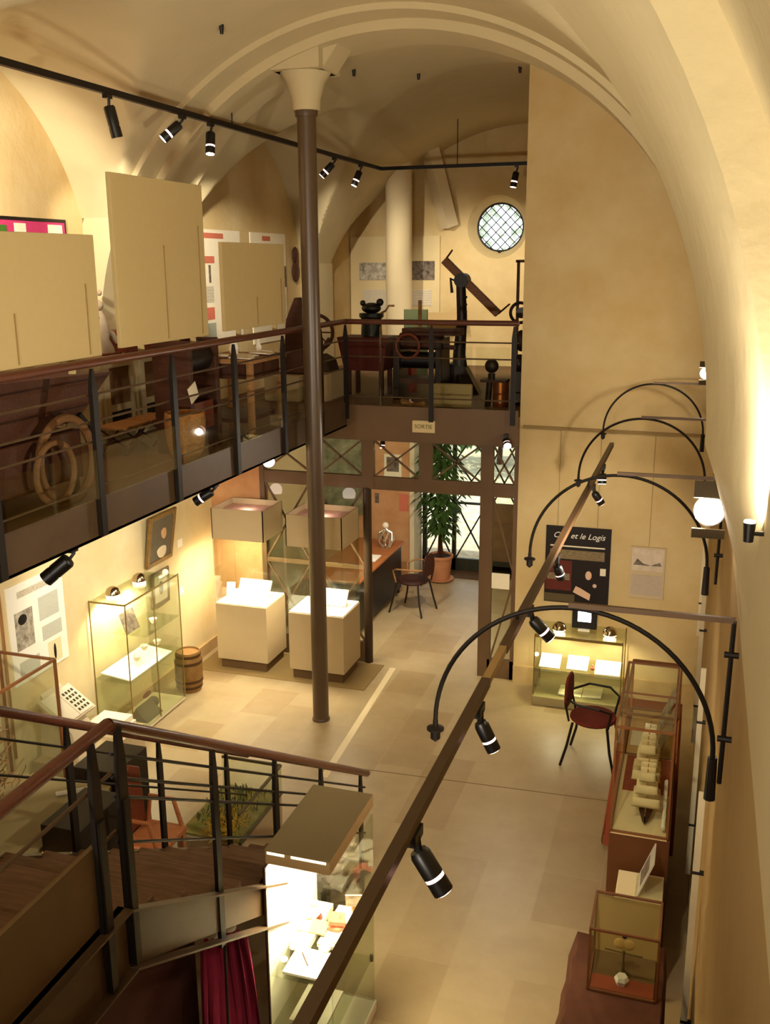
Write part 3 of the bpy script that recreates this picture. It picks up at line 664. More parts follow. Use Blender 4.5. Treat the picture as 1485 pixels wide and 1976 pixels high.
# ------------------------------------------------------------------ bright tower showcase
tw = thing('tower_showcase', 'tall brightly lit glass showcase with a grey-brown lid beside the stairs', 'showcase', (-1.87, 4.6, 0))
x0, x1, ya, yb = -2.07, -1.69, 4.25, 4.97
MB().box(x0, x1, ya, yb, 1.455, 1.535).build('lid', lidgrey, tw, .003)
MB().box(x0 + .01, x1 + .002, ya - .002, yb, 1.455, 1.53).build('lid_skirt', lidside, tw)
MB().box(x0 + .02, x0 + .12, ya + -.004, ya, 1.515, 1.528).box(x0 + .16, x1 - .02, ya - .004, ya, 1.515, 1.528).build('light_slot', mat('slot_glow', '#ffffff', .3, emit='#fff0d0', es=3), tw)
MB().box(x0 - .012, x0, ya, yb, .06, 1.42).build('back_panel', mat('dark_red_panel', '#3a1c14', .6), tw)
MB().box(x0, x0 + .006, ya, yb, .06, 1.42).build('inner_lining', white, tw)
MB().box(x1 - .006, x1, ya, yb, .08, 1.40).build('glass_side', glass, tw)
MB().box(x0, x1, yb - .006, yb, .08, 1.40).build('glass_side', glass, tw)
MB().box(x0, x1, ya, ya + .006, .08, 1.40).build('glass_side', glass, tw)
MB().box(x0, x1 + .01, ya - .3, yb + .01, 0, .08).build('base', white, tw, .004)
for z in (.73, .4): MB().box(x0 + .01, x1 - .01, ya + .01, yb - .01, z, z + .008).build('shelf', gglass, tw)
for z, in ((.73,), (.4,)): MB().cyl((x1 - .015, yb - .015, z + .02), (x1 - .015, yb - .015, z - .02), .012, n=8).build('shelf_stud', iron, tw)
lamp('case_light', 'AREA', (-1.88, 4.6, 1.43), 30, (1, .85, .6), aim=(0, 0, -1), parent=tw, size=.3, sy=.6)
def small(name, label, cat, mb, m, group=None, bevel=0): return tag(mb.build(name, m, None, bevel), label, cat, group)
GS = 'white display slabs in the lit tower showcase'
small('display_slab', 'white display slab on the upper glass shelf of the tower showcase, right', 'display slab', MB().box(-1.9, -1.72, 4.55, 4.92, .74, .765), white, GS)
small('display_slab', 'white display slab on the upper glass shelf of the tower showcase, left', 'display slab', MB().box(-2.05, -1.93, 4.5, 4.9, .74, .78), white, GS)
small('display_slab', 'big white slab in the middle of the tower showcase', 'display slab', MB().box(-2.0, -1.74, 4.28, 4.5, .745, .76), white, GS)
small('display_slab', 'white slab on the lower shelf of the tower showcase', 'display slab', MB().box(-1.98, -1.76, 4.3, 4.6, .41, .43), white, GS)
m = MB(); m.cbox((-1.84, 4.72, .82), (.05, .05, .012), (0, .2, .4)); m.lathe([(.06, 0), (.065, .02), (.045, .03), (.045, .05), (.02, .07)], (-1.84, 4.72, .767), 6)
small('hexagonal_box', 'hexagonal salmon and cream box on the upper shelf of the tower showcase', 'box', m, salmon)
small('oval_dish', 'pale green oval dish in the tower showcase', 'dish', MB().lathe([(.02, 0), (.045, .01), (.05, .018), (.04, .014), (.01, .008)], (-1.77, 4.6, .767), 20), mat('pale_green_ceramic', '#c8cf9a', .4))
small('hand_fan', 'small pale round hand mirror on the shelf of the tower showcase', 'mirror', MB().cyl((-1.84, 4.52, .762), (-1.84, 4.52, .772), .035, n=20).bar((-1.84, 4.49, .767), (-1.84, 4.38, .767), .01, .008), pearl)
small('thin_stick', 'thin dark pointed stick lying on the big white slab', 'stick', MB().cyl((-1.95, 4.45, .765), (-1.88, 4.36, .765), .004, n=6), oldwood)
for i in range(5):
    small('pale_shell', ['round pale shell at the left wall of the tower showcase, top', 'pale shell below the topmost one in the tower showcase', 'middle pale shell at the left of the tower showcase', 'flat pale shell low at the left of the tower showcase', 'lowest pale shell at the left of the tower showcase'][i], 'shell',
          MB().sph((-2.03 + .01 * (i % 2), 4.85 - i * .12, .80 if i < 3 else .76), .022 + .004 * (i % 2), 8, (1, 1.2, .6)), pearl, 'pale shells in the tower showcase')
small('leaning_photo', 'small grey photo leaning inside the tower showcase behind the box', 'photo', MB().cbox((-1.78, 4.86, .86), (.05, .004, .06), (.4, 0, .3)), greyp2)
small('wicker_bowl', 'small brown wicker bowl at the far right of the tower showcase', 'bowl', MB().lathe([(.025, 0), (.045, .03), (.05, .05), (.04, .05), (.03, .02)], (-1.76, 4.9, .74), 18), wicker)
small('dark_triangle', 'tiny dark red triangular box on the left slab of the tower showcase', 'box', MB().prism([(-1.98, .782), (-1.94, .782), (-1.95, .82)], 'y', 4.72, 4.75), redwood)
small('display_slab', 'white slab lying on the bottom plate inside the tower showcase', 'display slab', MB().box(-2.0, -1.75, 4.34, 4.6, .085, .11), white, GS)
small('grey_book', 'open grey book beside the big white slab in the tower showcase', 'book', MB().cbox((-1.93, 4.66, .785), (.05, .06, .005), (0, .1, .1)), mat('grey_book_cover', '#8f8460', .7))
GD = 'dark round studs on the base of the tower showcase'
for i, (x, y) in enumerate(((-1.96, 4.06), (-1.99, 4.0), (-1.76, 4.12), (-1.75, 4.05))):
    small('round_stud', 'small dark round stud on the white base before the tower showcase', 'stud', MB().cyl((x, y, .081), (x, y, .092), .012, n=12), blackm, GD)

# ------------------------------------------------------------------ PEDESTAL SHOWCASES
def pedestal(x0, x1, y0, y1, label):
    t = thing('pedestal_showcase', label, 'showcase', ((x0 + x1) / 2, (y0 + y1) / 2, 0), 'lit pedestal showcases on brown bases')
    MB().box(x0 + .03, x1 - .03, y0 + .03, y1 - .03, 0.005, .12).build('plinth', pedk, t)
    MB().box(x0, x1, y0, y1, .12, .8).build('body', pedc, t, .004)
    MB().box(x0 + .008, x1 - .008, y0 + .008, y1 - .008, .8, .812).build('display_top', white, t)
    for (a, b, c, d) in ((x0, x1, y0, y0 + .006), (x0, x1, y1 - .006, y1), (x0, x0 + .006, y0, y1), (x1 - .006, x1, y0, y1)):
        MB().box(a, b, c, d, .812, 1.58).build('glass_side', glass, t)
    h = MB(); h.box(x0, x1, y0, y0 + .01, 1.58, 1.94).box(x0, x1, y1 - .01, y1, 1.58, 1.94).box(x0, x0 + .01, y0, y1, 1.58, 1.94).box(x1 - .01, x1, y0, y1, 1.58, 1.94)
    h.build('hood', pedc, t)
    MB().box(x0 + .01, x1 - .01, y0 + .01, y1 - .01, 1.86, 1.875).build('reflector', orangein, t)
    lamp('hood_light', 'AREA', ((x0 + x1) / 2, (y0 + y1) / 2, 1.77), 32, (1, .9, .74), aim=(0, 0, -1), parent=t, size=x1 - x0 - .1, sy=y1 - y0 - .1)
    lamp('hood_glow', 'POINT', ((x0 + x1) / 2, (y0 + y1) / 2, 1.93), 1.2, (1, .8, .7), parent=t, size=.08)
pedestal(-5.17, -4.53, 9.62, 10.16, 'lit pedestal showcase nearest the left wall')
pedestal(-4.24, -3.58, 9.58, 10.14, 'lit pedestal showcase standing behind the slim iron column')
GB = 'open books in the pedestal showcases'
small('open_book', 'white open book propped in the pedestal showcase near the left wall', 'book', MB().cbox((-4.83, 9.97, .9), (.2, .01, .11), (-.6, 0, 0)).cbox((-5.08, 9.85, .9), (.05, .008, .09), (-.4, 0, .3)), white, GB)
small('open_book', 'white open book propped in the pedestal showcase behind the iron column', 'book', MB().cbox((-3.8, 9.94, .9), (.14, .01, .1), (-.6, 0, 0)), white, GB)
small('pale_vase', 'small round pale pot beside the open book behind the iron column', 'pot', MB().lathe([(.03, 0), (.06, .05), (.05, .12), (.03, .15)], (-4.05, 9.95, .815), 18), pearl)
tag(MB().box(-5.42, -3.32, 9.5, 10.24, .0005, .006).build('floor_mat', mat('dull_floor_mat', '#8a7144', .9), None), 'flat brownish mat under the two pedestal showcases', 'mat')

# ------------------------------------------------------------------ LEFT WALL, ground floor
ps = thing('text_poster', 'large white poster with photos and grey text blocks on the left wall', 'poster', (-5.5, 6.92, 1.05))
X = XL + .012
MB().box(XL, X, 6.55, 7.32, 1.02, 1.93).build('sheet', mat('poster_white', '#f4efdc', .7), ps)
MB().box(X, X + .002, 6.68, 7.2, 1.80, 1.86).build('title_line', mat('faint_script', '#d8ccb0', .8, noise=.35, nscale=70), ps)
for (a, b, c, d, mm, nm) in ((6.62, 6.86, 1.33, 1.68, greyp2, 'picture'), (6.95, 7.23, 1.5, 1.72, txtg, 'text_block'), (6.97, 7.25, 1.3, 1.44, txtg, 'text_block'), (6.63, 6.9, 1.06, 1.22, txtg, 'text_block'), (7.03, 7.22, 1.05, 1.26, mat('cream_print', '#e6d8a8', .7), 'picture')):
    MB().box(X, X + .003, a, b, c, d).build(nm, mm, ps)
MB().sph((X + .003, 6.72, 1.6), .06, 8, (.05, 1, .8)).build('portrait_figure', black, ps)
MB().sph((X + .005, 7.12, 1.15), .03, 8, (.1, .6, 2.6)).build('standing_figure', black, ps)
tag(MB().bar((XL + .02, 6.45, .4), (XL + .02, 6.45, 2.85), .025, .012, (1, 0, 0)).build('hanging_rail', mat('copper_rail', '#b08050', .4, metal=.4), None), 'thin copper vertical rail at the left edge of the text poster', 'rail')
pf = thing('gilt_portrait', 'gilt-framed oil portrait tilted forward on the left wall', 'picture', (-5.45, 8.98, 1.46))
th_ = .12
def tilted_frame(yc, zc, hw, hh, tilt, name, parent, fm, cm, fw=.05, dp=.03):
    from mathutils import Euler
    c = Vector((XL + .03 + math.sin(tilt) * hh, yc, zc)); R_ = (0, tilt, 0)
    M = Euler(R_).to_matrix(); f_ = MB()
    for (dy, dz, sy, sz) in ((0, hh - fw / 2, hw, fw / 2), (0, -hh + fw / 2, hw, fw / 2), (hw - fw / 2, 0, fw / 2, hh), (-hw + fw / 2, 0, fw / 2, hh)):
        f_.cbox(c + M @ Vector((0, dy, dz)), (dp / 2, sy, sz), R_)
    f_.build('frame', fm, parent, .004); MB().cbox(c, (dp / 3, hw - fw / 2, hh - fw / 2), R_).build('canvas', cm, parent); return c, M
c, M_ = tilted_frame(8.98, 1.74, .27, .29, .16, 'p', pf, gold, mat('dark_canvas', '#5a5240', .5, noise=.3, nscale=10))
MB().sph(c + M_ @ Vector((.012, .03, .06)), .055, 10, (.15, 1, 1.3)).build('sitter_face', mat('pale_skin_paint', '#c09468', .6), pf)
MB().sph(c + M_ @ Vector((.01, .02, -.14)), .1, 10, (.08, 1, .9)).build('sitter_dress', mat('pale_dress_paint', '#d8c4a0', .6), pf)
p2 = thing('framed_photo', 'small grey framed photo below the gilt portrait', 'picture', (-5.5, 8.97, .97))
c, M_ = tilted_frame(8.97, 1.17, .18, .2, .03, 'p', p2, mat('grey_frame', '#7a6a4c', .5), mat('pale_photo_paper', '#d8ccb0', .6), .05, .02)
MB().sph(c + Vector((.01, 0, .0)), .06, 8, (.1, .7, 1.3)).build('portrait_figure', greyp, p2)
for (y, z, lab) in ((9.5, 1.53, 'upper small white caption card right of the gilt portrait'), (9.46, .97, 'lower small white caption card right of the framed photo')):
    small('caption_card', lab, 'card', MB().box(XL, XL + .006, y - .05, y + .05, z - .045, z + .045), white, 'caption cards on the left wall')

# glass display cabinet at the left wall
gc = thing('glass_cabinet', 'frameless glass display cabinet against the left wall with two chrome lamps on top', 'showcase', (-5.3, 8.17, 0))
x0, x1, ya, yb = -5.5, -5.1, 7.68, 8.7
MB().box(x0, x1, ya, yb, 1.43, 1.44).build('top_shelf', gglass, gc)
for z in (.98,): MB().box(x0 + .01, x1 - .01, ya + .35, yb - .01, z, z + .008).build('shelf', gglass, gc)
MB().box(x0, x1, ya, yb, .62, .63).build('shelf', gglass, gc)
MB().box(x0, x1, ya, yb, .02, .05).build('base', mat('pale_base', '#cfc19a', .6), gc)
for (a, b, c_, d) in ((x0, x1, ya, ya + .006), (x0, x1, yb - .006, yb), (x1 - .006, x1, ya, yb)):
    MB().box(a, b, c_, d, .63, 1.43).build('glass_side', glass, gc)
for (a, b, c_, d) in ((x0, x1, ya, ya + .006), (x0, x1, yb - .006, yb), (x1 - .006, x1, ya, yb)):
    MB().box(a, b, c_, d, .05, .62).build('glass_side', gglass, gc)
for (x, y) in ((x1, ya), (x1, yb), (x0, ya), (x1, (ya + yb) / 2)): MB().cyl((x, y, .05), (x, y, 1.45), .006, n=6).build('corner_post', mat('brass_edge', '#8a7038', .4, metal=.5), gc)
MB().bar((x1, ya, 1.44), (x1, yb, 1.44), .012, .014).bar((x0, ya, 1.44), (x1, ya, 1.44), .012, .014).build('edge_strip', MATS['brass_edge'], gc)
def dome(x, y, z, lab, e, g='chrome dome lamps'):
    t = thing('dome_lamp', lab, 'lamp', (x, y, z), g)
    MB().lathe([(.075, 0), (.07, .03), (.055, .058), (.03, .075), (.006, .08)], (x, y, z + .01), 20).build('shade', chrome, t)
    MB().cyl((x, y, z), (x, y, z + .012), .068, n=18).build('bulb', mat('dome_bulb', '#ffffff', .3, emit='#ffe8b8', es=8), t)
    lamp('dome_beam', 'SPOT', (x, y, z - .03), e, (1, .88, .66), aim=(0, 0, -1), parent=t, size=.04, spot=140, blend=.5)
dome(-5.37, 7.9, 1.45, 'chrome dome lamp on the near end of the left glass cabinet', 26)
dome(-5.35, 8.35, 1.45, 'chrome dome lamp in the middle of the left glass cabinet top', 26)
small('small_white_spot', 'small white lamp head at the far end of the left glass cabinet', 'lamp', MB().sph((-5.2, 8.62, 1.48), .035, 8).bar((-5.2, 8.5, 1.46), (-5.2, 8.62, 1.46), .02, .02), white)
small('white_document', 'large white document spread on the middle of the left glass cabinet', 'document', MB().cbox((-5.29, 8.12, .66), (.17, .4, .006), (0, .12, 0)), white)
small('sepia_photo', 'brown sepia group photo propped in the left glass cabinet', 'photo', MB().cbox((-5.35, 8.12, 1.1), (.006, .12, .11), (0, -.35, 0)), greyp)
GF = 'pale cups and shells in the left glass cabinet'
for i, (y, z) in enumerate(((8.4, 1.02), (8.2, .8), (8.05, .74), (8.45, .76))):
    small('pale_cup', ['pale cup on the upper shelf of the left glass cabinet', 'pale cup right of the sepia photo', 'pale cup below the sepia photo', 'pale cup at the far end of the white document'][i], 'cup', MB().lathe([(.012, 0), (.03, .02), (.042, .055), (.036, .055), (.02, .02)], (-5.25, y, z - .035), 14), pearl, GF)
small('red_relief', 'small red ornament behind the front glass of the left cabinet', 'ornament', MB().sph((-5.16, 8.05, .35), .05, 8, (.3, 1.6, .6)), redwood)
small('anvil_block', 'dark star-shaped iron piece on the base of the left cabinet', 'iron piece', MB().prism([(-5.42, .055), (-5.32, .12), (-5.27, .2), (-5.22, .12), (-5.14, .055)], 'y', 8.0, 8.3).sph((-5.28, 8.35, .12), .06, 8), mat('grey_iron', '#5a5238', .6, metal=.3))
# barrel
br = thing('wooden_barrel', 'small brown wooden barrel standing beside the left glass cabinet', 'barrel', (-5.2, 8.98, 0))
MB().lathe([(.13, 0), (.15, .12), (.155, .22), (.15, .33), (.13, .46), (.12, .46), (.12, .44)], (-5.2, 8.98, 0), 26).build('staves', mat('barrel_wood', '#86602e', .6, noise=.35, nscale=12), br)
for (z, r) in ((.06, .146), (.13, .155), (.34, .154), (.42, .141)): MB().lathe([(r - .012, -.014), (r, -.014), (r, .014), (r - .012, .014)], (-5.2, 8.98, z), 26).build('hoop', mat('hoop_iron', '#4a3218', .5, metal=.4), br)
MB().cyl((-5.2, 8.98, .43), (-5.2, 8.98, .445), .12, n=24).build('head', lightwood, br)
# framed big glass case at the left edge
fc = thing('framed_glass_case', 'large glass case with thin brown frame at the left edge beyond the stair rail', 'showcase', (-5.0, 5.7, 0))
fx0, fx1, fy0, fy1, fz = -5.38, -4.84, 5.0, 6.24, 1.5
for (a, b) in (((fx0, fy0), (fx1, fy0)), ((fx1, fy0), (fx1, fy1)), ((fx1, fy1), (fx0, fy1)), ((fx0, fy1), (fx0, fy0))):
    MB().bar((a[0], a[1], fz), (b[0], b[1], fz), .02, .02).build('top_bar', brownframe, fc)
    MB().bar((a[0], a[1], .4), (a[0], a[1], fz), .02, .02).build('corner_post', brownframe, fc)
MB().box(fx0, fx1, fy0, fy1, 0.002, .4).build('body', pedc, fc, .004)
for (a, b, c_, d) in ((fx1 - .004, fx1, fy0, fy1), (fx0, fx1, fy1 - .004, fy1)): MB().box(a, b, c_, d, .41, fz - .01).build('glass_side', glass, fc)
m = MB()
for i in range(150):
    a = random.uniform(0, 6.28); z = random.uniform(.42, 1.15); r = random.uniform(.05, .22) * (1.35 - z) + .02
    p = Vector((-5.1 + r * math.cos(a), 5.6 + 1.9 * r * math.sin(a), z)); q = p + Vector((random.uniform(-.1, .1), random.uniform(-.14, .14), random.uniform(-.03, .12)))
    q.x = min(max(q.x, -5.35), -4.87); q.y = min(max(q.y, 5.03), 6.2); m.tube([p, (p + q) / 2 + Vector((.01, .02, .02)), q], .005, 5)
small('dried_twigs', 'tangle of dry brown twigs inside the framed glass case', 'twigs', m, lightwood)
bk = thing('open_ledger', 'open printed ledger on a sloping stand near the left wall', 'book', (-5.2, 6.85, .62))
from mathutils import Euler
ML = Euler((0, -.95, 0)).to_matrix(); cb_ = Vector((-5.22, 6.85, .78))
MB().cbox(cb_ + ML @ Vector((-.02, 0, 0)), (.012, .23, .17), (0, -.95, 0)).build('stand', curtain_white, bk)
for sy in (-1, 1):
    pg = MB().cbox(cb_ + Vector((0, sy * .105, 0)), (.008, .1, .155), (0, -.95, 0)).build('page', paper, bk)
    if sy > 0:
        m2 = MB()
        for i in range(5):
            for j in range(4):
                m2.cbox(cb_ + Vector((0, .105, 0)) + ML @ Vector((.009, (j - 1.5) * .042, (i - 2.2) * .05)), (.0015, .012, .014), (0, -.95, 0))
        m2.build('printed_characters', mat('ink_brown', '#4a3a24', .8), pg)
small('paper_stack', 'stack of pale boards lying below the open ledger', 'boards', MB().box(-5.3, -4.95, 7.2, 7.5, .3, .36).box(-5.28, -4.97, 7.22, 7.48, .36, .42), paper)
small('low_base', 'low pale box under the open ledger stand', 'box', MB().box(-5.45, -4.9, 6.6, 7.55, .0, .3), pedc)
small('ledger_support', 'pale block holding the open ledger stand', 'block', MB().prism([(-5.45, .3), (-5.05, .3), (-5.1, .56), (-5.4, .9)], 'y', 6.72, 7.0), curtain_white)

# white table with drawers/items at the left, seen through the stair rail
tb = thing('display_table', 'light wooden display table with lit shelves seen through the stair rails', 'table', (-4.2, 5.0, 0))
MB().box(-4.5, -3.95, 4.4, 5.6, .82, .86).build('tabletop', mat('olive_top', '#94845a', .6), tb, .003)
MB().box(-4.48, -3.97, 4.42, 4.46, .0, .82).box(-4.48, -3.97, 5.54, 5.58, .0, .82).box(-4.48, -4.44, 4.42, 5.58, 0, .82).build('side_panels', lightwood, tb)
MB().box(-4.46, -3.98, 4.46, 5.54, .4, .43).build('shelf', lightwood, tb)
lamp('table_glow', 'AREA', (-4.1, 5.0, .8), 4, (1, .8, .5), aim=(0, 0, -1), parent=tb, size=.3, sy=.9)
GT = 'white rolled papers on the display table'
for i, (a, b) in enumerate((((-4.25, 5.35, .88), (-4.05, 5.5, .88)), ((-4.0, 4.85, .46), (-3.98, 5.15, .46)), ((-4.3, 4.6, .46), (-4.0, 4.62, .46)))):
    small('paper_roll', ['white paper roll on top of the display table', 'white paper roll standing on the right of the shelf below', 'white paper roll at the near end of the shelf'][i], 'paper roll', MB().cyl(a, b, .016, n=10), white, GT)
# dark tall box
small('dark_cabinet', 'tall dark green-black cabinet behind the stair posts', 'cabinet', MB().box(-3.92, -3.62, 4.75, 5.25, 0, 1.05), mat('dark_green_cabinet', '#2a2014', .5, noise=.2), bevel=.005)
small('dark_cabinet', 'second tall dark cabinet behind, left of the wooden chair', 'cabinet', MB().box(-4.35, -3.98, 5.7, 6.15, 0, .9), MATS['dark_green_cabinet'], bevel=.005)
# orange wooden chair
oc = thing('wooden_armchair', 'orange-brown wooden armchair seen between the stair posts', 'chair', (-3.68, 5.7, 0))
MB().box(-3.84, -3.5, 5.5, 5.88, .4, .45).build('seat', orangewood, oc, .01)
for (x, y) in ((-3.82, 5.53), (-3.53, 5.53), (-3.82, 5.85), (-3.53, 5.85)): MB().bar((x, y, .002), (x, y, .42), .04, .04).build('leg', orangewood, oc)
MB().prism([(5.52, .45), (5.86, .45), (5.82, .92), (5.69, 1.0), (5.56, .92)], 'x', -3.87, -3.84).build('backrest', redwood, oc, .008)
for y in (5.51, 5.87): MB().tube([(-3.83, y, .45), (-3.8, y, .66), (-3.6, y, .66), (-3.54, y, .45)], .018, 8).build('arm', orangewood, oc)
# diorama
di = thing('diorama_case', 'low glass case with a green and straw-yellow diorama beyond the stair rail', 'diorama', (-3.45, 6.35, 0))
MB().box(-3.64, -3.1, 5.95, 6.75, 0, .3).build('base', pedc, di, .004)
MB().box(-3.62, -3.12, 5.97, 6.73, .3, .32).build('ground', sand, di)
MB().box(-3.11, -3.095, 5.96, 6.75, .3, .56).box(-3.64, -3.1, 6.74, 6.755, .3, .55).build('glass_front', gglass, di)
MB().bar((-3.1, 5.96, .56), (-3.1, 6.75, .56), .02, .02).bar((-3.64, 6.75, .56), (-3.1, 6.75, .56), .02, .02).bar((-3.1, 5.96, .31), (-3.1, 6.75, .31), .02, .02).build('edge_strip', mat('grey_edge', '#5a5034', .5), di)
m = MB()
for i in range(140):
    a = random.uniform(0, 6.28); p = Vector((-3.3 + random.gauss(0, .07), 6.12 + random.gauss(0, .09), .33)); m.tube([p, p + Vector((math.cos(a) * .08, math.sin(a) * .08, random.uniform(0, .08)))], .004, 4)
m.build('straw_heap', straw, di)['kind'] = 'stuff'
m = MB()
for i in range(160):
    p = Vector((random.uniform(-3.6, -3.16), random.uniform(6.1, 6.7), .32)); m.tube([p, p + Vector((random.uniform(-.02, .02), random.uniform(-.02, .02), random.uniform(.03, .07)))], .004, 4)
m.build('green_scrub', greens, di)['kind'] = 'stuff'

# ------------------------------------------------------------------ FAR WALL RIGHT
po = thing('black_poster', 'black poster with white script title and a man in dark red on the far wall', 'poster', (-1.12, 10.24, 1.02))
MB().box(-1.47, -.78, 10.235, 10.25, 1.0, 1.86).build('sheet', mat('poster_black', '#1f1410', .5, noise=.2, nscale=3), po)
text('lettering', 'C     et le Logis', .088, (-1.12, 10.233, 1.76), (PI / 2, 0, 0), white, po, shear=.35)
MB().box(-1.42, -.84, 10.232, 10.235, 1.635, 1.65).build('title_line', paper, po)
MB().box(-1.42, -.84, 10.232, 10.235, 1.50, 1.6).build('text_block', txtd, po)
MB().box(-1.46, -1.18, 10.232, 10.235, 1.14, 1.48).build('red_area', mat('dark_red_print', '#5e2218', .6), po)
MB().box(-1.44, -1.2, 10.23, 10.232, 1.26, 1.33).build('text_block', txtd, po)
MB().sph((-1.0, 10.232, 1.33), .04, 10, (.85, .1, 1.25)).build('painted_face', mat('face_print', '#e0b898', .6), po)
MB().sph((-.93, 10.232, 1.22), .022, 8, (1, .1, 1)).build('painted_hand', MATS['face_print'], po)
MB().prism([(-1.16, 1.13), (-1.13, 1.2), (-1.08, 1.18), (-.97, 1.12), (-.98, 1.05)], 'y', 10.231, 10.235).build('painted_paper', MATS['face_print'], po)
MB().box(-.88, -.82, 10.231, 10.235, 1.34, 1.42).build('painted_window', paper, po)
MB().box(-1.47, -1.14, 10.231, 10.235, 1.01, 1.1).build('base_strip', mat('olive_print', '#5a4c30', .6), po)
fp = thing('framed_print', 'small cream framed print with a landscape above a text block on the far wall', 'picture', (-.39, 10.24, 1.14))
MB().box(-.575, -.215, 10.23, 10.25, 1.13, 1.7).build('mount', mat('greige_mount', '#c4ae88', .7), fp, .003)
MB().box(-.555, -.235, 10.226, 10.23, 1.44, 1.68).build('picture', mat('print_sheet', '#d8c8b0', .7, col2='#c0ac94', nscale=12), fp)
MB().prism([(-.54, 1.5), (-.5, 1.57), (-.44, 1.52), (-.36, 1.5), (-.27, 1.54), (-.25, 1.5)], 'y', 10.223, 10.226).build('landscape', greyp, fp)
MB().box(-.555, -.235, 10.226, 10.23, 1.17, 1.39).build('text_block', mat('grey_caption', '#bcaa94', .8, noise=.1, nscale=40), fp)
for x in (-.39, -.93, -1.35):
    tag(MB().cyl((x, 10.24, 1.86 if x < -.5 else 1.7), (x, 10.24, 2.9), .0025, n=5).build('hanging_wire', mat('wire_grey', '#8c7448', .6), None), {-.39: 'thin wire holding the small framed print', -.93: 'thin wire at the right of the black poster', -1.35: 'thin wire at the left of the black poster'}[x], 'wire', 'picture wires on the far wall')
tag(MB().bar((-1.75, 10.235, 2.92), (.15, 10.235, 2.9), .02, .03).build('picture_rail', mat('rail_tan', '#8f7444', .6), None), 'thin picture rail running across the far wall', 'rail')
# far right glass cabinet
c2 = thing('glass_cabinet', 'low glass display cabinet at the far wall under the black poster', 'showcase', (-1.02, 10.0, 0))
x0, x1, ya, yb = -1.48, -.57, 9.75, 10.2
MB().box(x0, x1, ya, yb, .77, .78).build('top_shelf', gglass, c2)
MB().box(x0, x1, ya, ya + .008, .755, .785).build('edge_strip', MATS['brass_edge'], c2)
MB().box(x0, x1, ya, yb, .37, .378).build('shelf', gglass, c2)
MB().box(x0, x1, ya, yb, .2, .21).build('shelf', gglass, c2)
MB().box(x0, x1 + .03, ya - .05, yb, 0.001, .1).build('base', mat('grey_base', '#a39468', .6), c2, .004)
for (a, b, c_, d) in ((x0, x1, ya, ya + .006), (x0, x0 + .006, ya, yb), (x1 - .006, x1, ya, yb)): MB().box(a, b, c_, d, .1, .76).build('glass_side', glass, c2)
for x in (x0, x1):
    for y in (ya, yb): MB().cyl((x, y, .1), (x, y, .79), .006, n=6).build('corner_post', MATS['brass_edge'], c2)
dome(-1.25, 9.92, .8, 'chrome dome lamp left of the small monitor', 16); dome(-.72, 9.92, .8, 'chrome dome lamp right of the small monitor', 16)
mo = thing('small_monitor', 'small black monitor with a bright white screen on the far glass cabinet', 'monitor', (-1.0, 10.05, .79))
MB().box(-1.13, -.87, 10.02, 10.1, .8, 1.03).build('housing', blackm, mo, .006)
MB().box(-1.07, -.93, 10.012, 10.02, .88, .995).build('screen', screenm, mo, .004)
MB().box(-1.06, -.94, 9.98, 10.08, .782, .8).build('stand', paper, mo)
GW = 'white cards in the far glass cabinet'
for (x, y, lab) in ((-1.33, 9.93, 'leftmost bright white card in the far glass cabinet'), (-1.04, 9.95, 'middle bright white card in the far glass cabinet'), (-.72, 9.9, 'rightmost and largest bright white card in the far glass cabinet')):
    small('display_card', lab, 'card', MB().cbox((x, y, .43), (.11 if x < -.8 else .13, .1, .006), (.45, 0, 0)), white, GW)
small('open_book', 'open pale book on the base of the far glass cabinet', 'book', MB().cbox((-1.1, 9.9, .115), (.12, .12, .008), (0, .05, 0)).cbox((-.87, 9.92, .115), (.1, .12, .008), (0, -.08, 0)), paper)
small('tiny_figure', 'tiny pinkish figurine between two cards in the far glass cabinet', 'figurine', MB().sph((-.88, 9.9, .41), .025, 8).sph((-.88, 9.9, .44), .012, 8), salmon)
small('round_lamp_knob', 'small glowing white globe at the left side of the far glass cabinet', 'lamp', MB().sph((-1.46, 9.78, .55), .022, 10), mat('globe_glow', '#ffffff', .3, emit='#ffe9b8', es=3))

# chair maker
def chair(label, group, loc, rotz, arms=True, seatm=maroon, framem=iron, name='armchair'):
    t = thing(name, label, 'chair', (0, 0, 0), group)
    MB().lathe([(.02, .0), (.2, .0), (.22, .02), (.21, .045), (.1, .055)], (0, 0, .42), 20).build('seat', seatm, t)
    m = MB()
    prof = [(-.13, -.02), (-.16, .1), (-.14, .22), (-.08, .28), (.08, .28), (.14, .22), (.16, .1), (.13, -.02)]
    m.prism([(a, b + .56) for a, b in prof], 'x', -.25, -.225); m.build('backrest', seatm, t, .008)
    for (sx, sy) in ((1, 1), (1, -1), (-1, 1), (-1, -1)):
        MB().tube([(sx * .16, sy * .16, .43), (sx * .2, sy * .2, .2), (sx * .25, sy * .22, 0.003)], .013, 8).build('leg', framem, t)
    for sy in (1, -1):
        MB().tube([(-.2, sy * .14, .43), (-.24, sy * .14, .6), (-.235, sy * .1, .7)], .011, 8).build('back_support', framem, t)
        if arms: MB().tube([(-.235, sy * .12, .64), (-.1, sy * .26, .66), (.1, sy * .27, .65), (.2, sy * .2, .6), (.17, sy * .17, .43)], .012, 8).build('arm', lightwood if framem is not iron else framem, t)
    t.location = loc; t.rotation_euler = (0, 0, rotz); return t
chair('dark red upholstered chair with black bent frame beside the red cloth table', None, (-.74, 8.66, 0), -.1, arms=True)
tmp = chair('dark chair with light wooden armrests at the hall desk', None, (-3.52, 12.15, 0), PI * .93, arms=True, seatm=mat('dark_brown_seat', '#3a1c14', .6), framem=mat('dark_tube', '#241a12', .4))

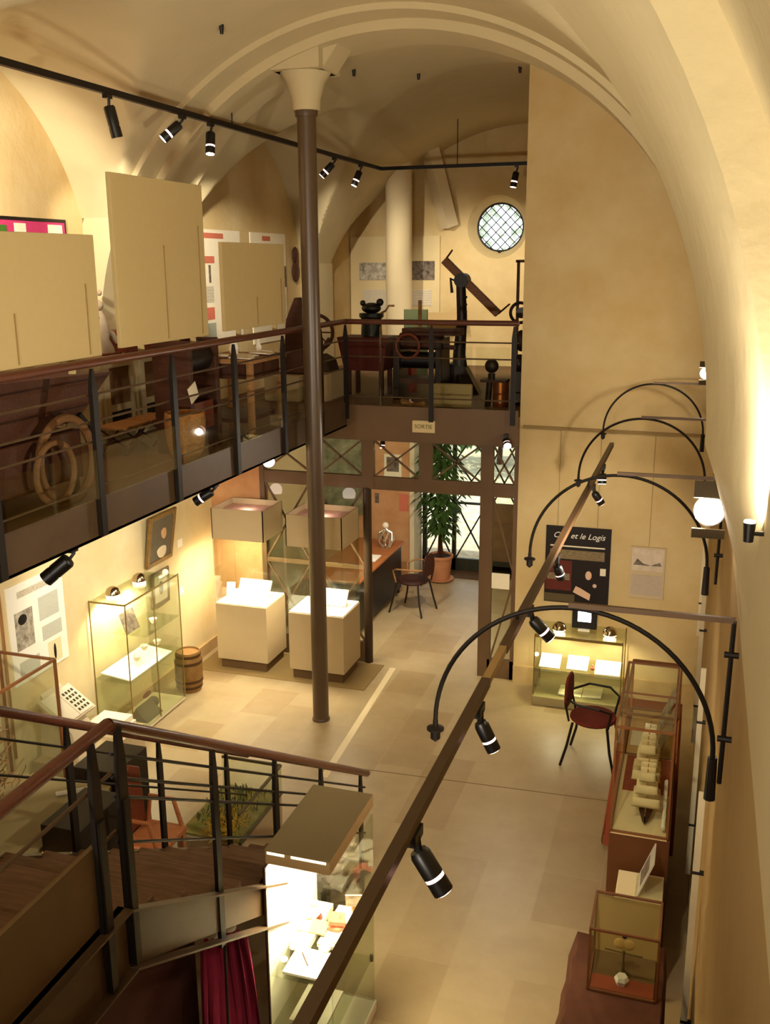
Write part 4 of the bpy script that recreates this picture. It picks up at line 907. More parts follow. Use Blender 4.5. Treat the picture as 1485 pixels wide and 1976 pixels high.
# ------------------------------------------------------------------ RIGHT WALL CASES
lc = thing('ship_model_case', 'long brown-framed glass case on a brown chest along the right wall', 'showcase', (-.18, 6.5, 0))
x0, x1, ya, yb, z0, z1 = -.36, 0.0, 5.95, 7.05, .95, 1.7
MB().box(x0 - .01, x1 + .02, ya - .0, yb + .0, 0, z0 - .02).build('body', mat('brown_chest', '#5c3418', .5, noise=.12, nscale=4), lc, .004)
MB().box(x0, x1, ya, yb, z0 - .02, z0).build('display_floor', mat('cream_base', '#dcc494', .7), lc)
MB().box(x0 + .03, x1 - .01, 6.5, yb - .02, z0, z0 + .004).build('red_lining', redcloth, lc)
for (x, y) in ((x0, ya), (x0, yb), (x1, ya), (x1, yb)): MB().bar((x, y, z0), (x, y, z1), .014, .014).build('corner_post', brownframe, lc)
for (a, b) in (((x0, ya), (x1, ya)), ((x1, ya), (x1, yb)), ((x1, yb), (x0, yb)), ((x0, yb), (x0, ya))):
    for zq in (z0, z1): MB().bar((*a, zq), (*b, zq), .014, .014).build('frame_bar', brownframe, lc)
MB().bar((x0, 6.5, z1), (x1, 6.5, z1), .01, .01).build('cross_bar', brownframe, lc)
for (a, b, c_, d, e, f_) in ((x0, x0 + .003, ya, yb, z0, z1), (x0, x1, ya, ya + .003, z0, z1), (x0, x1, ya, yb, z1 - .003, z1)): MB().box(a, b, c_, d, e, f_).build('glass_side', glass, lc)
def ship(y, z, L, lab, sailm, hullm, s=1.0, x=-.17):
    t = thing('ship_model', lab, 'ship model', (x, y, z), 'model sailing ships in the right wall cases')
    n = 14; m = MB()
    rows = []
    for i in range(n + 1):
        u = i / n * 2 - 1; wd = .045 * s * (1 - abs(u) ** 2.5) + .003; sh = .02 * s * u * u
        rows.append([(x - wd, y + u * L / 2, z + .075 * s + sh), (x - wd * .7, y + u * L / 2, z + .035 * s), (x, y + u * L / 2 * .9, z + .015 * s), (x + wd * .7, y + u * L / 2, z + .035 * s), (x + wd, y + u * L / 2, z + .075 * s + sh)])
    for r in rows: m.v += r
    for i in range(n):
        for k in range(4): a = i * 5 + k; m.f.append((a, a + 1, a + 6, a + 5))
        m.f.append((i * 5 + 4, i * 5, i * 5 + 5, i * 5 + 9))
    m.build('hull', hullm, t)
    for k in (-.28, 0, .28):
        MB().cyl((x, y + k * L, z + .07 * s), (x, y + k * L, z + .42 * s), .004, n=6).build('mast', lightwood, t)
        for j in range(3):
            wz = (.1 - .022 * j) * s; zz = z + (.12 + .1 * j) * s; q = MB()
            for a_ in range(7):
                for b_2 in range(5):
                    uu = a_ / 6 * 2 - 1; vv = b_2 / 4; q.v.append((x + uu * wz * (.9 + .1 * (1 - vv)), y + k * L - .014 * s * math.sin(vv * PI) * (1 - uu * uu * .5) - .005, zz + vv * .075 * s))
            for a_ in range(6):
                for b_2 in range(4): i0 = a_ * 5 + b_2; q.f.append((i0, i0 + 1, i0 + 6, i0 + 5))
            o = q.build('sail', sailm, t); sd = o.modifiers.new('s', 'SOLIDIFY'); sd.thickness = .002
    MB().cyl((x, y - L * .5, z + .09 * s), (x, y - L * .72, z + .14 * s), .004, n=6).build('bowsprit', lightwood, t)
    MB().box(x - .02, x + .02, y - L * .2, y + L * .2, z, z + .02 * s).build('stand', oldwood, t)
sailc = mat('canvas_sail', '#d9c190', .9, noise=.08, nscale=10); sailw = mat('white_sail', '#efe2c0', .9)
ship(6.89, .955, .24, 'small white-sailed ship model at the far end of the long glass case', sailw, oldwood, .8)
ship(6.53, .955, .3, 'middle ship model with tan sails in the long glass case', sailc, redwood, 1.0)
ship(6.17, .955, .27, 'nearest ship model with a dark hull in the long glass case', sailc, oldwood, .95, -.15)
small('curved_ornament', 'pale twisted ornament along the wall side of the long glass case', 'ornament', MB().tube([(-.03, 5.98 + .05 * i, 1.0 + .02 * math.sin(i * 2.2)) for i in range(14)], .014, 8), pearl)
# red covered table behind
rt = thing('cloth_covered_table', 'table under a brick-red cloth behind the long glass case', 'table', (-.2, 7.7, 0))
MB().box(-.43, .05, 7.1, 8.45, .76, .78).build('tabletop', redcloth, rt)
m = MB(); nn = 60
for j in range(2):
    for i in range(nn + 1):
        u = i / nn; m.v.append((-.44 - (.05 if j == 0 else 0) - .012 * math.sin(u * 30) * (1 - j), 7.08 + u * 1.4, .12 if j == 0 else .78))
for i in range(nn): m.f.append((i, i + 1, nn + 2 + i, nn + 1 + i))
o = m.build('cloth_drop', redcloth, rt); o.modifiers.new('s', 'SOLIDIFY').thickness = .006
MB().prism([(-.44, .78), (.05, .78), (.05, .12), (-.48, .12)], 'y', 7.07, 7.08).build('cloth_end', redcloth, rt)
for (x, y) in ((-.38, 7.2), (0, 7.2), (-.38, 8.35), (0, 8.35)): MB().bar((x, y, 0.002), (x, y, .76), .04, .04).build('leg', oldwood, rt)
g2 = thing('framed_glass_case', 'brown-framed glass box on the red cloth table with papers inside', 'showcase', (-.2, 7.7, .78))
x0, x1, ya, yb, z0, z1 = -.38, .02, 7.12, 8.2, .785, 1.25
for (x, y) in ((x0, ya), (x0, yb), (x1, ya), (x1, yb)): MB().bar((x, y, z0), (x, y, z1), .018, .018).build('corner_post', orangewood, g2)
for (a, b) in (((x0, ya), (x1, ya)), ((x1, ya), (x1, yb)), ((x1, yb), (x0, yb)), ((x0, yb), (x0, ya))): [MB().bar((*a, zq), (*b, zq), .018, .018).build('frame_bar', brownframe, g2) for zq in (z1, z0 + .01)]
MB().box(x0, x0 + .003, ya, yb, z0, z1).build('glass_side', glass, g2)
MB().box(x0 + .02, x1 - .02, ya + .02, yb - .02, z0 + .002, z0 + .012).build('floor_panel', mat('tan_panel', '#c8a468', .7), g2)
small('leaning_picture', 'framed picture leaning on the wall side inside the glass box on the red table', 'picture', MB().cbox((-.06, 7.9, 1.0), (.006, .14, .17), (0, .35, 0)), greyp2)
small('leaning_picture', 'grey board leaning nearer inside the glass box on the red table', 'picture', MB().cbox((-.06, 7.45, .98), (.006, .16, .17), (0, .35, 0)), mat('grey_brown_board', '#8a7450', .7))
small('cream_sheet', 'cream sheet lying flat in the glass box on the red table', 'paper', MB().box(-.34, -.2, 7.5, 7.8, .8, .804), paper)
# white box with sign holder
small('white_box', 'low cream box between the long case and the cloth-covered case', 'box', MB().box(-.29, .0, 5.56, 5.9, 0, .7), mat('cream_box', '#dcc89a', .7), bevel=.004)
sg = thing('sign_holder', 'tilted clear sign holder with a small picture on the cream box', 'sign holder', (-.1, 5.74, .7))
MB().cbox((-.11, 5.74, .84), (.004, .12, .13), (0, .35, 0)).build('sheet', mat('pale_blue_grey', '#b8b0a0', .4), sg)
MB().cbox((-.117, 5.74, .83), (.003, .08, .07), (0, .35, 0)).build('picture', greyp, sg)
MB().cbox((-.08, 5.74, .708), (.09, .12, .006)).build('foot', glass, sg)
# near cloth-covered case
nc = thing('cloth_covered_stand', 'stand draped in wavy brown cloth in the lower right corner', 'stand', (-.22, 4.6, 0))
m = MB(); outl = []
x0, x1, ya, yb = -.44, .03, 3.7, 5.02
per = []
for i in range(30): per.append((x0, ya + (yb - ya) * i / 30))
for i in range(12): per.append((x0 + (x1 - x0) * i / 12, yb))
for i in range(30): per.append((x1, yb - (yb - ya) * i / 30))
for i in range(12): per.append((x1 - (x1 - x0) * i / 12, ya))
n = len(per); cxm, cym = (x0 + x1) / 2, (ya + yb) / 2
for j, z in enumerate((.82, .815, .6, .3, .02)):
    for i, (px, py) in enumerate(per):
        d = Vector((px - cxm, py - cym, 0)); d = Vector((math.copysign(1, d.x) if px in (x0, x1) else 0, math.copysign(1, d.y) if py in (ya, yb) else 0, 0))
        k = (.0 if j == 0 else .012 if j == 1 else .02 + .012 * j) * (1 + .6 * math.sin(i * 1.1)); m.v.append((px + d.x * k * (.35 if d.x > 0 else 1), py + d.y * k, z))
for j in range(4):
    for i in range(n): m.f.append((j * n + i, j * n + (i + 1) % n, (j + 1) * n + (i + 1) % n, (j + 1) * n + i))
m.f.append(tuple(range(n)))
m.build('cloth', browncloth, nc)
gcx = thing('framed_glass_case', 'brown-framed glass case holding a figurine on the brown draped stand', 'showcase', (-.18, 4.72, .82))
x0, x1, ya, yb, z0, z1 = -.35, .0, 4.57, 4.9, .825, 1.2
for (x, y) in ((x0, ya), (x0, yb), (x1, ya), (x1, yb)): MB().bar((x, y, z0), (x, y, z1), .012, .012).build('corner_post', brownframe, gcx)
for (a, b) in (((x0, ya), (x1, ya)), ((x1, ya), (x1, yb)), ((x1, yb), (x0, yb)), ((x0, yb), (x0, ya))): [MB().bar((*a, zq), (*b, zq), .012, .012).build('frame_bar', brownframe, gcx) for zq in (z1, z0 + .006)]
for (a, b, c_, d, e, f_) in ((x0, x0 + .003, ya, yb, z0, z1), (x0, x1, ya, ya + .003, z0, z1), (x0, x1, ya, yb, z1 - .003, z1)): MB().box(a, b, c_, d, e, f_).build('glass_side', glass, gcx)
MB().box(x0 + .01, x1 - .01, ya + .01, ya + .12, z0, z0 + .012).build('red_base', redcloth, gcx); MB().box(x0 + .01, x1 - .01, ya + .12, yb - .01, z0, z0 + .01).build('brown_base', mat('olive_brown_base', '#6e5430', .8), gcx)
MB().box(x0 + .006, x1 - .006, yb - .01, yb - .004, z0, z1 - .01).build('back_panel', mat('tan_back', '#b8985c', .7), gcx)
fg = thing('winged_figurine', 'small winged figurine on a stem inside the glass case on the draped stand', 'figurine', (-.18, 4.72, .84))
MB().lathe([(.035, 0), (.035, .01), (.01, .02), (.006, .12), (.01, .15)], (-.18, 4.72, .836), 14).build('stem', mat('olive_metal', '#6a5a30', .5, metal=.4), fg)
MB().sph((-.205, 4.72, 1.03), .03, 8, (1, .3, 1.1)).sph((-.155, 4.72, 1.03), .03, 8, (1, .3, 1.1)).build('wings', mat('gold_wing', '#c8a25a', .5), fg)
MB().sph((-.18, 4.72, 1.08), .014, 8).build('head', black, fg)
MB().cyl((-.28, 4.72, .98), (-.08, 4.72, .97), .004, n=6).build('cross_bar', MATS['olive_metal'], fg)
MB().lathe([(.03, 0), (.04, .03), (.03, .05)], (-.18, 4.65, .836), 6).build('pale_block', pearl, fg)

# ------------------------------------------------------------------ ENTRANCE HALL
dk = thing('hall_desk', 'reddish wooden desk in the hall behind the glazed screen', 'desk', (-4.15, 12.0, 0))
MB().box(-4.6, -3.86, 10.9, 12.9, .73, .76).build('desktop', mat('desk_wood', '#b06a38', .35, noise=.15, nscale=6), dk, .004)
MB().box(-3.92, -3.9, 10.95, 12.85, .08, .73).build('front_panel', blackm, dk)
for y in (10.95, 12.8): MB().box(-4.55, -3.92, y, y + .04, 0, .73).build('side_panel', oldwood, dk)
small('desk_papers', 'white papers lying on the hall desk', 'papers', MB().box(-4.1, -3.95, 11.8, 12.1, .762, .77), white)
sp = thing('wire_sculpture', 'silvery openwork bust with a round head on the hall desk', 'sculpture', (-4.02, 12.5, .76))
m = MB()
for k in range(7):
    a = k / 7 * 2 * PI; m.tube([(-4.02 + .05 * math.cos(a), 12.5 + .05 * math.sin(a), .765), (-4.02 + .12 * math.cos(a + .4), 12.5 + .1 * math.sin(a + .4), .88), (-4.02 + .09 * math.cos(a + .9), 12.5 + .07 * math.sin(a + .9), .98), (-4.02, 12.5, 1.03)], .013, 8)
m.build('openwork_body', mat('silver_glass', '#b8ac98', .2, metal=.6), sp); MB().sph((-4.02, 12.5, 1.08), .045, 10).build('head', pearl, sp)
GP = 'small pictures on the hall wall'
hp = thing('framed_photo', 'small framed dark photo seen through the upper screen pane', 'picture', (-4.26, 13.64, 1.48), GP)
MB().box(-4.4, -4.13, 13.63, 13.65, 1.48, 1.86).build('mount', paper, hp); MB().box(-4.36, -4.17, 13.626, 13.63, 1.6, 1.82).build('photo', greyp, hp)
small('wall_notice', 'small pinkish notice low on the hall wall', 'notice', MB().box(-4.17, -4.03, 13.64, 13.65, 1.0, 1.26), salmon, GP)
small('wall_notice', 'narrow dark notice beside the screen post on the hall wall', 'notice', MB().box(-4.55, -4.49, 13.64, 13.65, 1.1, 1.25), greyp, GP)
# panels seen behind left screen panes
small('leaflet_board', 'greenish leaflet board behind the left panes of the glazed screen', 'board', MB().box(-5.4, -4.75, 13.6, 13.64, .9, 2.2), mat('green_grey_board', '#585c42', .7, col2='#8f9070', nscale=7))
# potted plant
pp = thing('potted_plant', 'tall leafy plant in a terracotta pot by the entrance door', 'plant', (-3.5, 13.55, 0))
MB().lathe([(.13, .03), (.14, .06), (.175, .36), (.19, .36), (.19, .40), (.17, .40), (.16, .37)], (-3.5, 13.55, 0), 26).build('pot', terracotta, pp)
MB().lathe([(.16, .015), (.19, .02), (.2, .045), (.17, .03)], (-3.5, 13.55, 0), 26).build('saucer', terracotta, pp)
MB().cyl((-3.5, 13.55, .36), (-3.5, 13.55, .375), .16, n=20).build('soil', soil, pp)
for k in range(3): MB().tube([(-3.5 + .03 * k - .03, 13.55, .37), (-3.5 + .05 * math.sin(k * 2), 13.53, 1.1), (-3.5 + .1 * (k - 1), 13.5, 2.1)], [.02, .015, .008], 8).build('stem', oldwood, pp)
m = MB()
for i in range(900):
    z = random.uniform(.75, 2.5); a = random.uniform(0, 6.28); r = random.uniform(.03, .34) * (1.1 - abs(z - 1.5) / 1.6)
    p = Vector((-3.5 + r * math.cos(a), 13.5 + r * .9 * math.sin(a), z)); out = Vector((math.cos(a), math.sin(a), -.8)).normalized(); L = random.uniform(.1, .2); sd = out.cross(Vector((0, 0, 1))).normalized() * .036
    p.y = min(p.y, 13.85); mid = p + out * L * .5 + Vector((0, 0, .015)); m.add([p, mid + sd, p + out * L, mid - sd], [(0, 1, 2), (0, 2, 3)])
m.build('leaves', leafm, pp, smooth=False)

# ------------------------------------------------------------------ GALLERY OBJECTS
ZG = 3.02
# posters on the left wall
mg = thing('pink_poster', 'dark-framed bright pink poster top behind the leftmost beige board', 'poster', (-5.5, 7.1, 4.2))
MB().box(XL, XL + .02, 6.2, 7.82, 4.2, 5.0).build('frame', blackm, mg); MB().box(XL + .02, XL + .024, 6.22, 7.79, 4.22, 4.97).build('sheet', pink, mg)
MB().box(XL + .024, XL + .027, 7.55, 7.75, 4.84, 4.95).build('picture', paper, mg); MB().box(XL + .024, XL + .027, 7.1, 7.25, 4.86, 4.95).build('picture', paper, mg); MB().box(XL + .024, XL + .028, 6.85, 7.0, 4.84, 4.93).build('green_picture', greenprint, mg)
w1 = thing('exhibit_poster', 'tall white poster with a red title between the two right beige boards', 'poster', (-5.5, 10.9, 3.9))
MB().box(XL, XL + .012, 10.2, 11.35, 3.7, 5.0).build('sheet', paper, w1); MB().box(XL + .012, XL + .015, 10.28, 10.9, 4.9, 4.96).build('title', salmon, w1)
MB().box(XL + .012, XL + .015, 10.25, 10.65, 4.62, 4.7).build('red_band', salmon, w1); MB().box(XL + .012, XL + .015, 10.3, 10.36, 4.4, 4.6).build('figure', greyp, w1); MB().box(XL + .012, XL + .015, 10.5, 10.55, 4.4, 4.6).build('figure', greyp, w1)
MB().box(XL + .012, XL + .015, 10.27, 10.6, 4.18, 4.36).build('text_block', txt, w1); MB().box(XL + .012, XL + .015, 10.33, 10.6, 3.98, 4.12).build('red_picture', salmon, w1); MB().box(XL + .012, XL + .015, 10.3, 10.62, 3.72, 3.94).build('text_block', paper2, w1)
w2 = thing('exhibit_poster', 'white poster with a small red title behind the smallest beige board', 'poster', (-5.5, 12.1, 3.7))
MB().box(XL, XL + .012, 11.65, 12.75, 3.6, 5.0).build('sheet', paper, w2); MB().box(XL + .012, XL + .015, 12.0, 12.25, 4.9, 4.96).build('title', salmon, w2)
MB().box(XL + .012, XL + .015, 12.55, 12.65, 4.6, 4.74).build('green_picture', greenprint, w2); MB().box(XL + .012, XL + .015, 12.55, 12.75, 4.3, 4.58).build('photo', greyp, w2); MB().box(XL + .012, XL + .015, 12.4, 12.7, 3.9, 4.2).build('text_block', txt, w2)
small('wall_carving', 'dark violin-shaped carving on the gallery wall beside the iron column', 'carving', MB().sph((XL + .03, 13.05, 4.72), .1, 10, (.3, 1, 1.2)).sph((XL + .03, 13.05, 4.5), .12, 10, (.3, 1, 1.2)).bar((XL + .03, 13.05, 4.55), (XL + .03, 13.05, 4.75), .08, .05), oldwood)
bp_ = thing('back_panel_board', 'wide pale panel with two landscape photos behind the white column', 'board', (-4.8, 15.38, 3.68))
MB().box(-5.5, -4.02, 15.36, 15.39, 3.68, 5.02).build('sheet', mat('pale_panel', '#d2bd8c', .8), bp_)
MB().box(-5.35, -4.75, 15.35, 15.36, 4.35, 4.62).build('photo', greyp2, bp_); MB().box(-4.58, -4.1, 15.35, 15.36, 4.35, 4.64).build('photo', greyp, bp_)
MB().box(-5.3, -4.8, 15.35, 15.36, 3.85, 4.2).box(-4.55, -4.15, 15.35, 15.36, 3.95, 4.2).build('text_block', txt, bp_)
small('desk_lectern_panel', 'tilted cream text panel below the right landscape photo', 'text panel', MB().cbox((-3.95, 15.1, 3.78), (.35, .1, .01), (.7, 0, 0)), mat('tan_text_panel', '#b09464', .8))
small('green_board', 'flat olive green board standing by the white column', 'board', MB().box(-4.02, -3.68, 13.4, 13.44, 3.022, 3.98), greens)
# winnowing machine at far left
wm = thing('winnowing_machine', 'old dark wooden winnowing machine with a hopper behind the left railing', 'machine', (-4.4, 5.4, ZG))
MB().add([(-4.75, 4.6, 3.92), (-4.05, 4.6, 3.92), (-4.05, 6.15, 3.86), (-4.75, 6.15, 3.86), (-4.6, 4.9, 3.5), (-4.15, 4.9, 3.5), (-4.15, 5.85, 3.55), (-4.6, 5.85, 3.55)], [(0, 1, 2, 3), (7, 6, 5, 4), (0, 4, 5, 1), (1, 5, 6, 2), (2, 6, 7, 3), (3, 7, 4, 0)]).build('hopper', oldwood, wm)
MB().box(-4.7, -4.1, 4.7, 5.8, 3.16, 3.5).build('body', oldwood, wm, .01)
MB().ringt((-4.05, 5.55, 3.32), .29, .03, 'x', 36).build('wheel', mat('worn_wood', '#7a5430', .6, noise=.3, nscale=8, dist='wood'), wm)
MB().ringt((-4.0, 5.35, 3.28), .2, .022, 'x', 30).build('wheel', MATS['worn_wood'], wm)
for (x, y) in ((-4.65, 4.8), (-4.15, 4.8), (-4.65, 5.75), (-4.15, 5.75)): MB().bar((x, y, ZG), (x, y, 3.5), .05, .05).build('leg', oldwood, wm)
MB().tube([(-4.1, 5.8, 3.6), (-4.05, 5.95, 3.4), (-4.05, 5.95, 3.25)], .02, 8).build('crank', iron, wm)
# cabinet
cb = thing('grey_cupboard', 'pale cupboard with two recessed doors against the gallery wall', 'cupboard', (-5.3, 8.2, ZG))
MB().box(-5.5, -5.12, 7.58, 8.78, ZG, 3.8).build('body', greycab, cb, .006)
for y in (7.62, 8.22):
    d = MB(); d.box(-5.118, -5.09, y, y + .08, 3.08, 3.76).box(-5.118, -5.09, y + .42, y + .5, 3.08, 3.76)
    for (za, zb) in ((3.7, 3.758), (3.3, 3.36), (3.082, 3.14)): d.box(-5.116, -5.092, y + .078, y + .422, za, zb)
    dd = d.build('door', greycab, cb); MB().box(-5.119, -5.105, y + .081, y + .419, 3.361, 3.699).build('panel', mat('brown_recess', '#6a4c2c', .7), dd); MB().box(-5.119, -5.105, y + .081, y + .419, 3.141, 3.299).build('panel', blackm, dd)
# white figure group on chest
sf = thing('plaster_statuette', 'white plaster statuette group standing on the pale cupboard between the left boards', 'statuette', (-5.3, 7.9, 3.8))
vx, vy, vz = -5.3, 7.92, 3.8
MB().lathe([(.13, 0), (.12, .06), (.08, .14), (.09, .24), (.055, .36), (.03, .4)], (vx, vy, vz), 16).sph((vx, vy, vz + .45), .05, 10).tube([(vx, vy, vz + .32), (vx + .03, vy - .12, vz + .36), (vx + .04, vy - .16, vz + .46)], [.035, .025, .018], 8).tube([(vx, vy, vz + .24), (vx + .05, vy + .12, vz + .18), (vx + .08, vy + .15, vz + .1)], [.04, .03, .02], 8).sph((vx, vy + .03, vz + .56), .028, 8).build('figure', mat('statue_stone', '#b09c80', .8, noise=.2, nscale=14), sf)
MB().box(vx - .13, vx + .13, vy - .14, vy + .14, vz, vz + .02).build('base', redwood, sf)
small('wooden_chest', 'reddish-brown wooden chest on the pale cupboard right of the white statuette', 'chest', MB().box(-5.45, -5.15, 8.12, 8.72, 3.8, 4.0), redwood, bevel=.01)
# X-frame stools
for i, y in enumerate((7.15, 7.6)):
    t = thing('folding_stool', ['brown X-legged folding stool near the black posts, left one', 'brown X-legged folding stool near the black posts, right one'][i], 'stool', (-4.76, y + .2, ZG), 'folding stools behind the railing')
    MB().box(-4.9, -4.62, y, y + .42, 3.24, 3.265).build('seat', lightwood, t, .006)
    for x in (-4.88, -4.64):
        MB().cyl((x, y + .02, ZG), (x, y + .4, 3.24), .009, n=8).build('leg', oldwood, t); MB().cyl((x, y + .4, ZG), (x, y + .02, 3.24), .009, n=8).build('leg', oldwood, t)
bs = thing('wicker_basket', 'tall orange-brown wicker basket behind the railing', 'basket', (-3.98, 7.08, ZG))
MB().lathe([(.11, 0), (.15, .15), (.17, .35), (.16, .42), (.15, .42), (.14, .3)], (-3.98, 7.05, ZG), 22).build('body', wicker, bs)
# desk with papers
ds = thing('writing_table', 'old wooden table covered with papers behind the gallery railing', 'table', (-4.1, 8.1, ZG))
MB().box(-4.42, -3.8, 7.98, 8.75, 3.74, 3.78).build('tabletop', lightwood, ds, .006)
for (x, y) in ((-4.38, 8.03), (-3.85, 8.03), (-4.38, 8.7), (-3.85, 8.7)): MB().bar((x, y, ZG), (x, y, 3.74), .05, .05).build('leg', lightwood, ds)
MB().box(-4.38, -3.85, 8.03, 8.7, 3.6, 3.74).build('apron', oldwood, ds)
MB().box(-4.42, -3.9, 8.035, 8.65, 3.2, 3.24).build('shelf', oldwood, ds)
GPp = 'loose papers on the writing table'
for i, (x, y, a) in enumerate(((-3.95, 8.08, .2), (-4.0, 8.25, -.2), (-3.92, 8.45, .1), (-4.2, 8.1, .4), (-3.95, 8.62, 0))):
    small('loose_paper', ['paper at the near left corner of the writing table', 'paper next to the near corner of the writing table', 'paper in the middle of the writing table edge', 'paper at the back of the writing table', 'paper at the far end of the writing table'][i], 'paper', MB().cbox((x, y, 3.79 + .006 * i), (.1, .08, .004), (0, .06, a)), white, GPp)
small('white_jug', 'white jug standing on the writing table', 'jug', MB().lathe([(.035, 0), (.05, .05), (.03, .12), (.035, .16), (.03, .16)], (-4.12, 8.28, 3.8), 16), white)
small('white_bottle', 'small white bottle near the far end of the writing table', 'bottle', MB().lathe([(.025, 0), (.03, .05), (.012, .09), (.012, .13)], (-4.0, 8.55, 3.8), 14), white)
small('hanging_tag', 'yellowish paper tag on the dark machine behind the railing', 'tag', MB().cbox((-4.095, 7.42, 3.55), (.004, .07, .07), (.4, 0, 0)), paper)
dm = thing('wooden_press', 'dark wooden press with a black drum behind the railing under the tallest board', 'machine', (-4.25, 7.65, ZG))
for y in (7.38, 7.86): MB().box(-4.45, -4.1, y, y + .07, ZG, 3.98).build('upright', oldwood, dm, .006)
MB().cyl((-4.26, 7.46, 3.82), (-4.26, 7.85, 3.82), .14, n=20).build('drum', blackm, dm); MB().box(-4.42, -4.12, 7.45, 7.86, 3.5, 3.56).build('crossbeam', oldwood, dm); MB().box(-4.4, -4.14, 7.45, 7.86, 3.2, 3.44).build('box', redwood, dm)
# spinning wheels on plinths near the column
small('white_plinth', 'cream plinth left of the iron column on the gallery', 'plinth', MB().box(-4.95, -4.5, 10.7, 11.3, ZG, 3.32), pedc, bevel=.004)
small('white_plinth', 'cream plinth right of the iron column on the gallery', 'plinth', MB().box(-4.42, -4.14, 10.8, 11.3, ZG, 3.36), pedc, bevel=.004)
sw = thing('wheel_machine', 'dark old machine with a large spoked wheel half hidden by the iron column', 'machine', (-4.5, 11.0, 3.36))
MB().prism([(-4.78, 3.33), (-4.5, 3.33), (-4.45, 3.9), (-4.52, 4.22), (-4.62, 4.22), (-4.74, 3.95)], 'y', 10.9, 11.05).build('frame', oldwood, sw, .01)
MB().ringt((-4.36, 10.95, 3.82), .2, .022, 'y', 32).build('wheel', oldwood, sw)
m = MB()
for k in range(8): a = k * PI / 4; m.cyl((-4.36, 10.95, 3.82), (-4.36 + .2 * math.cos(a), 10.95, 3.82 + .2 * math.sin(a)), .009, n=6)
m.build('spokes', oldwood, sw); MB().cyl((-4.36, 10.88, 3.82), (-4.36, 11.02, 3.82), .03, n=12).build('hub', oldwood, sw)
MB().bar((-4.45, 10.95, 3.4), (-4.2, 10.95, 3.75), .04, .04).build('support', oldwood, sw)
MB().prism([(-4.4, 3.37), (-4.16, 3.37), (-4.2, 3.5), (-4.32, 3.56)], 'y', 10.85, 11.15).build('saddle', mat('dark_olive', '#3c2e18', .7), sw)
# copper/iron machine on red chest
rc = thing('red_chest', 'dark red-brown chest on legs behind the far railing', 'chest', (-3.9, 11.5, ZG))
MB().add([(-4.24, 11.3, 3.74), (-3.6, 11.3, 3.74), (-3.6, 11.8, 3.74), (-4.24, 11.8, 3.74), (-4.16, 11.33, 3.34), (-3.66, 11.33, 3.34), (-3.66, 11.77, 3.34), (-4.16, 11.77, 3.34)], [(0, 1, 2, 3), (7, 6, 5, 4), (0, 4, 5, 1), (1, 5, 6, 2), (2, 6, 7, 3), (3, 7, 4, 0)]).build('body', mat('oxblood', '#5a2014', .5, noise=.25, nscale=6), rc)
for (x, y) in ((-4.12, 11.38), (-3.7, 11.38), (-4.12, 11.72), (-3.7, 11.72)): MB().bar((x, y, ZG), (x, y, 3.36), .05, .05).build('leg', oldwood, rc)
MB().bar((-3.62, 11.7, 3.62), (-3.54, 11.7, 3.61), .04, .04).build('handle', oldwood, rc)
bm_ = thing('grinding_mill', 'black iron mill with a curved crank standing on the red chest', 'mill', (-3.86, 11.5, 3.75))
MB().lathe([(.13, 3.75), (.12, 3.95), (.15, 3.98), (.15, 4.02)], (-3.86, 11.5, 0), 18).build('drum', mat('dark_green_iron', '#24261c', .4, metal=.3), bm_)
MB().sph((-3.86, 11.5, 4.08), .11, 10, (1.1, 1, .6)).sph((-3.97, 11.5, 4.14), .035, 8).sph((-3.75, 11.5, 4.15), .045, 8).build('head', blackm, bm_)
MB().tube([(-3.74, 11.5, 4.02), (-3.68, 11.5, 4.05), (-3.64, 11.5, 4.11), (-3.57, 11.5, 4.11)], .012, 8).build('crank', lightwood, bm_)
# telescope-like drilling machine
tl = thing('wooden_lever_machine', 'black iron stand carrying a long slanting wooden beam with crank handles', 'machine', (-2.9, 12.0, ZG))
MB().bar((-3.08, 12, 4.64), (-2.4, 12, 4.0), .1, .09).build('beam', mat('striped_wood', '#8a5a38', .5, noise=.35, nscale=12, dist='wood'), tl, .004)
MB().cyl((-2.85, 11.9, 4.4), (-2.85, 12.1, 4.4), .085, n=22).build('pivot_disc', blackm, tl)
MB().tube([(-3.07, 12, 4.64), (-2.98, 12, 4.76)], .012, 6).build('handle', oldwood, tl); MB().tube([(-2.4, 12, 4.0), (-2.26, 12, 4.12)], .012, 6).build('handle', oldwood, tl)
MB().tube([(-2.87, 12, 4.35), (-2.85, 12, 3.95), (-2.88, 12, 3.5), (-2.85, 12, 3.1)], [.06, .065, .08, .12], 12).build('stand', darkmachine, tl)
MB().tube([(-2.86, 12, 4.35), (-3.0, 12, 4.42), (-2.98, 12, 4.25)], .02, 6).build('trigger', darkmachine, tl)
for k in range(5): MB().cyl((-2.9, 11.96, 4.2 - k * .09), (-2.78, 11.96, 4.2 - k * .09), .014, n=8).build('bolt', darkmachine, tl)
MB().prism([(-3.2, ZG), (-2.6, ZG), (-2.78, 3.35), (-3.0, 3.4)], 'y', 11.9, 12.1).build('base', darkmachine, tl)
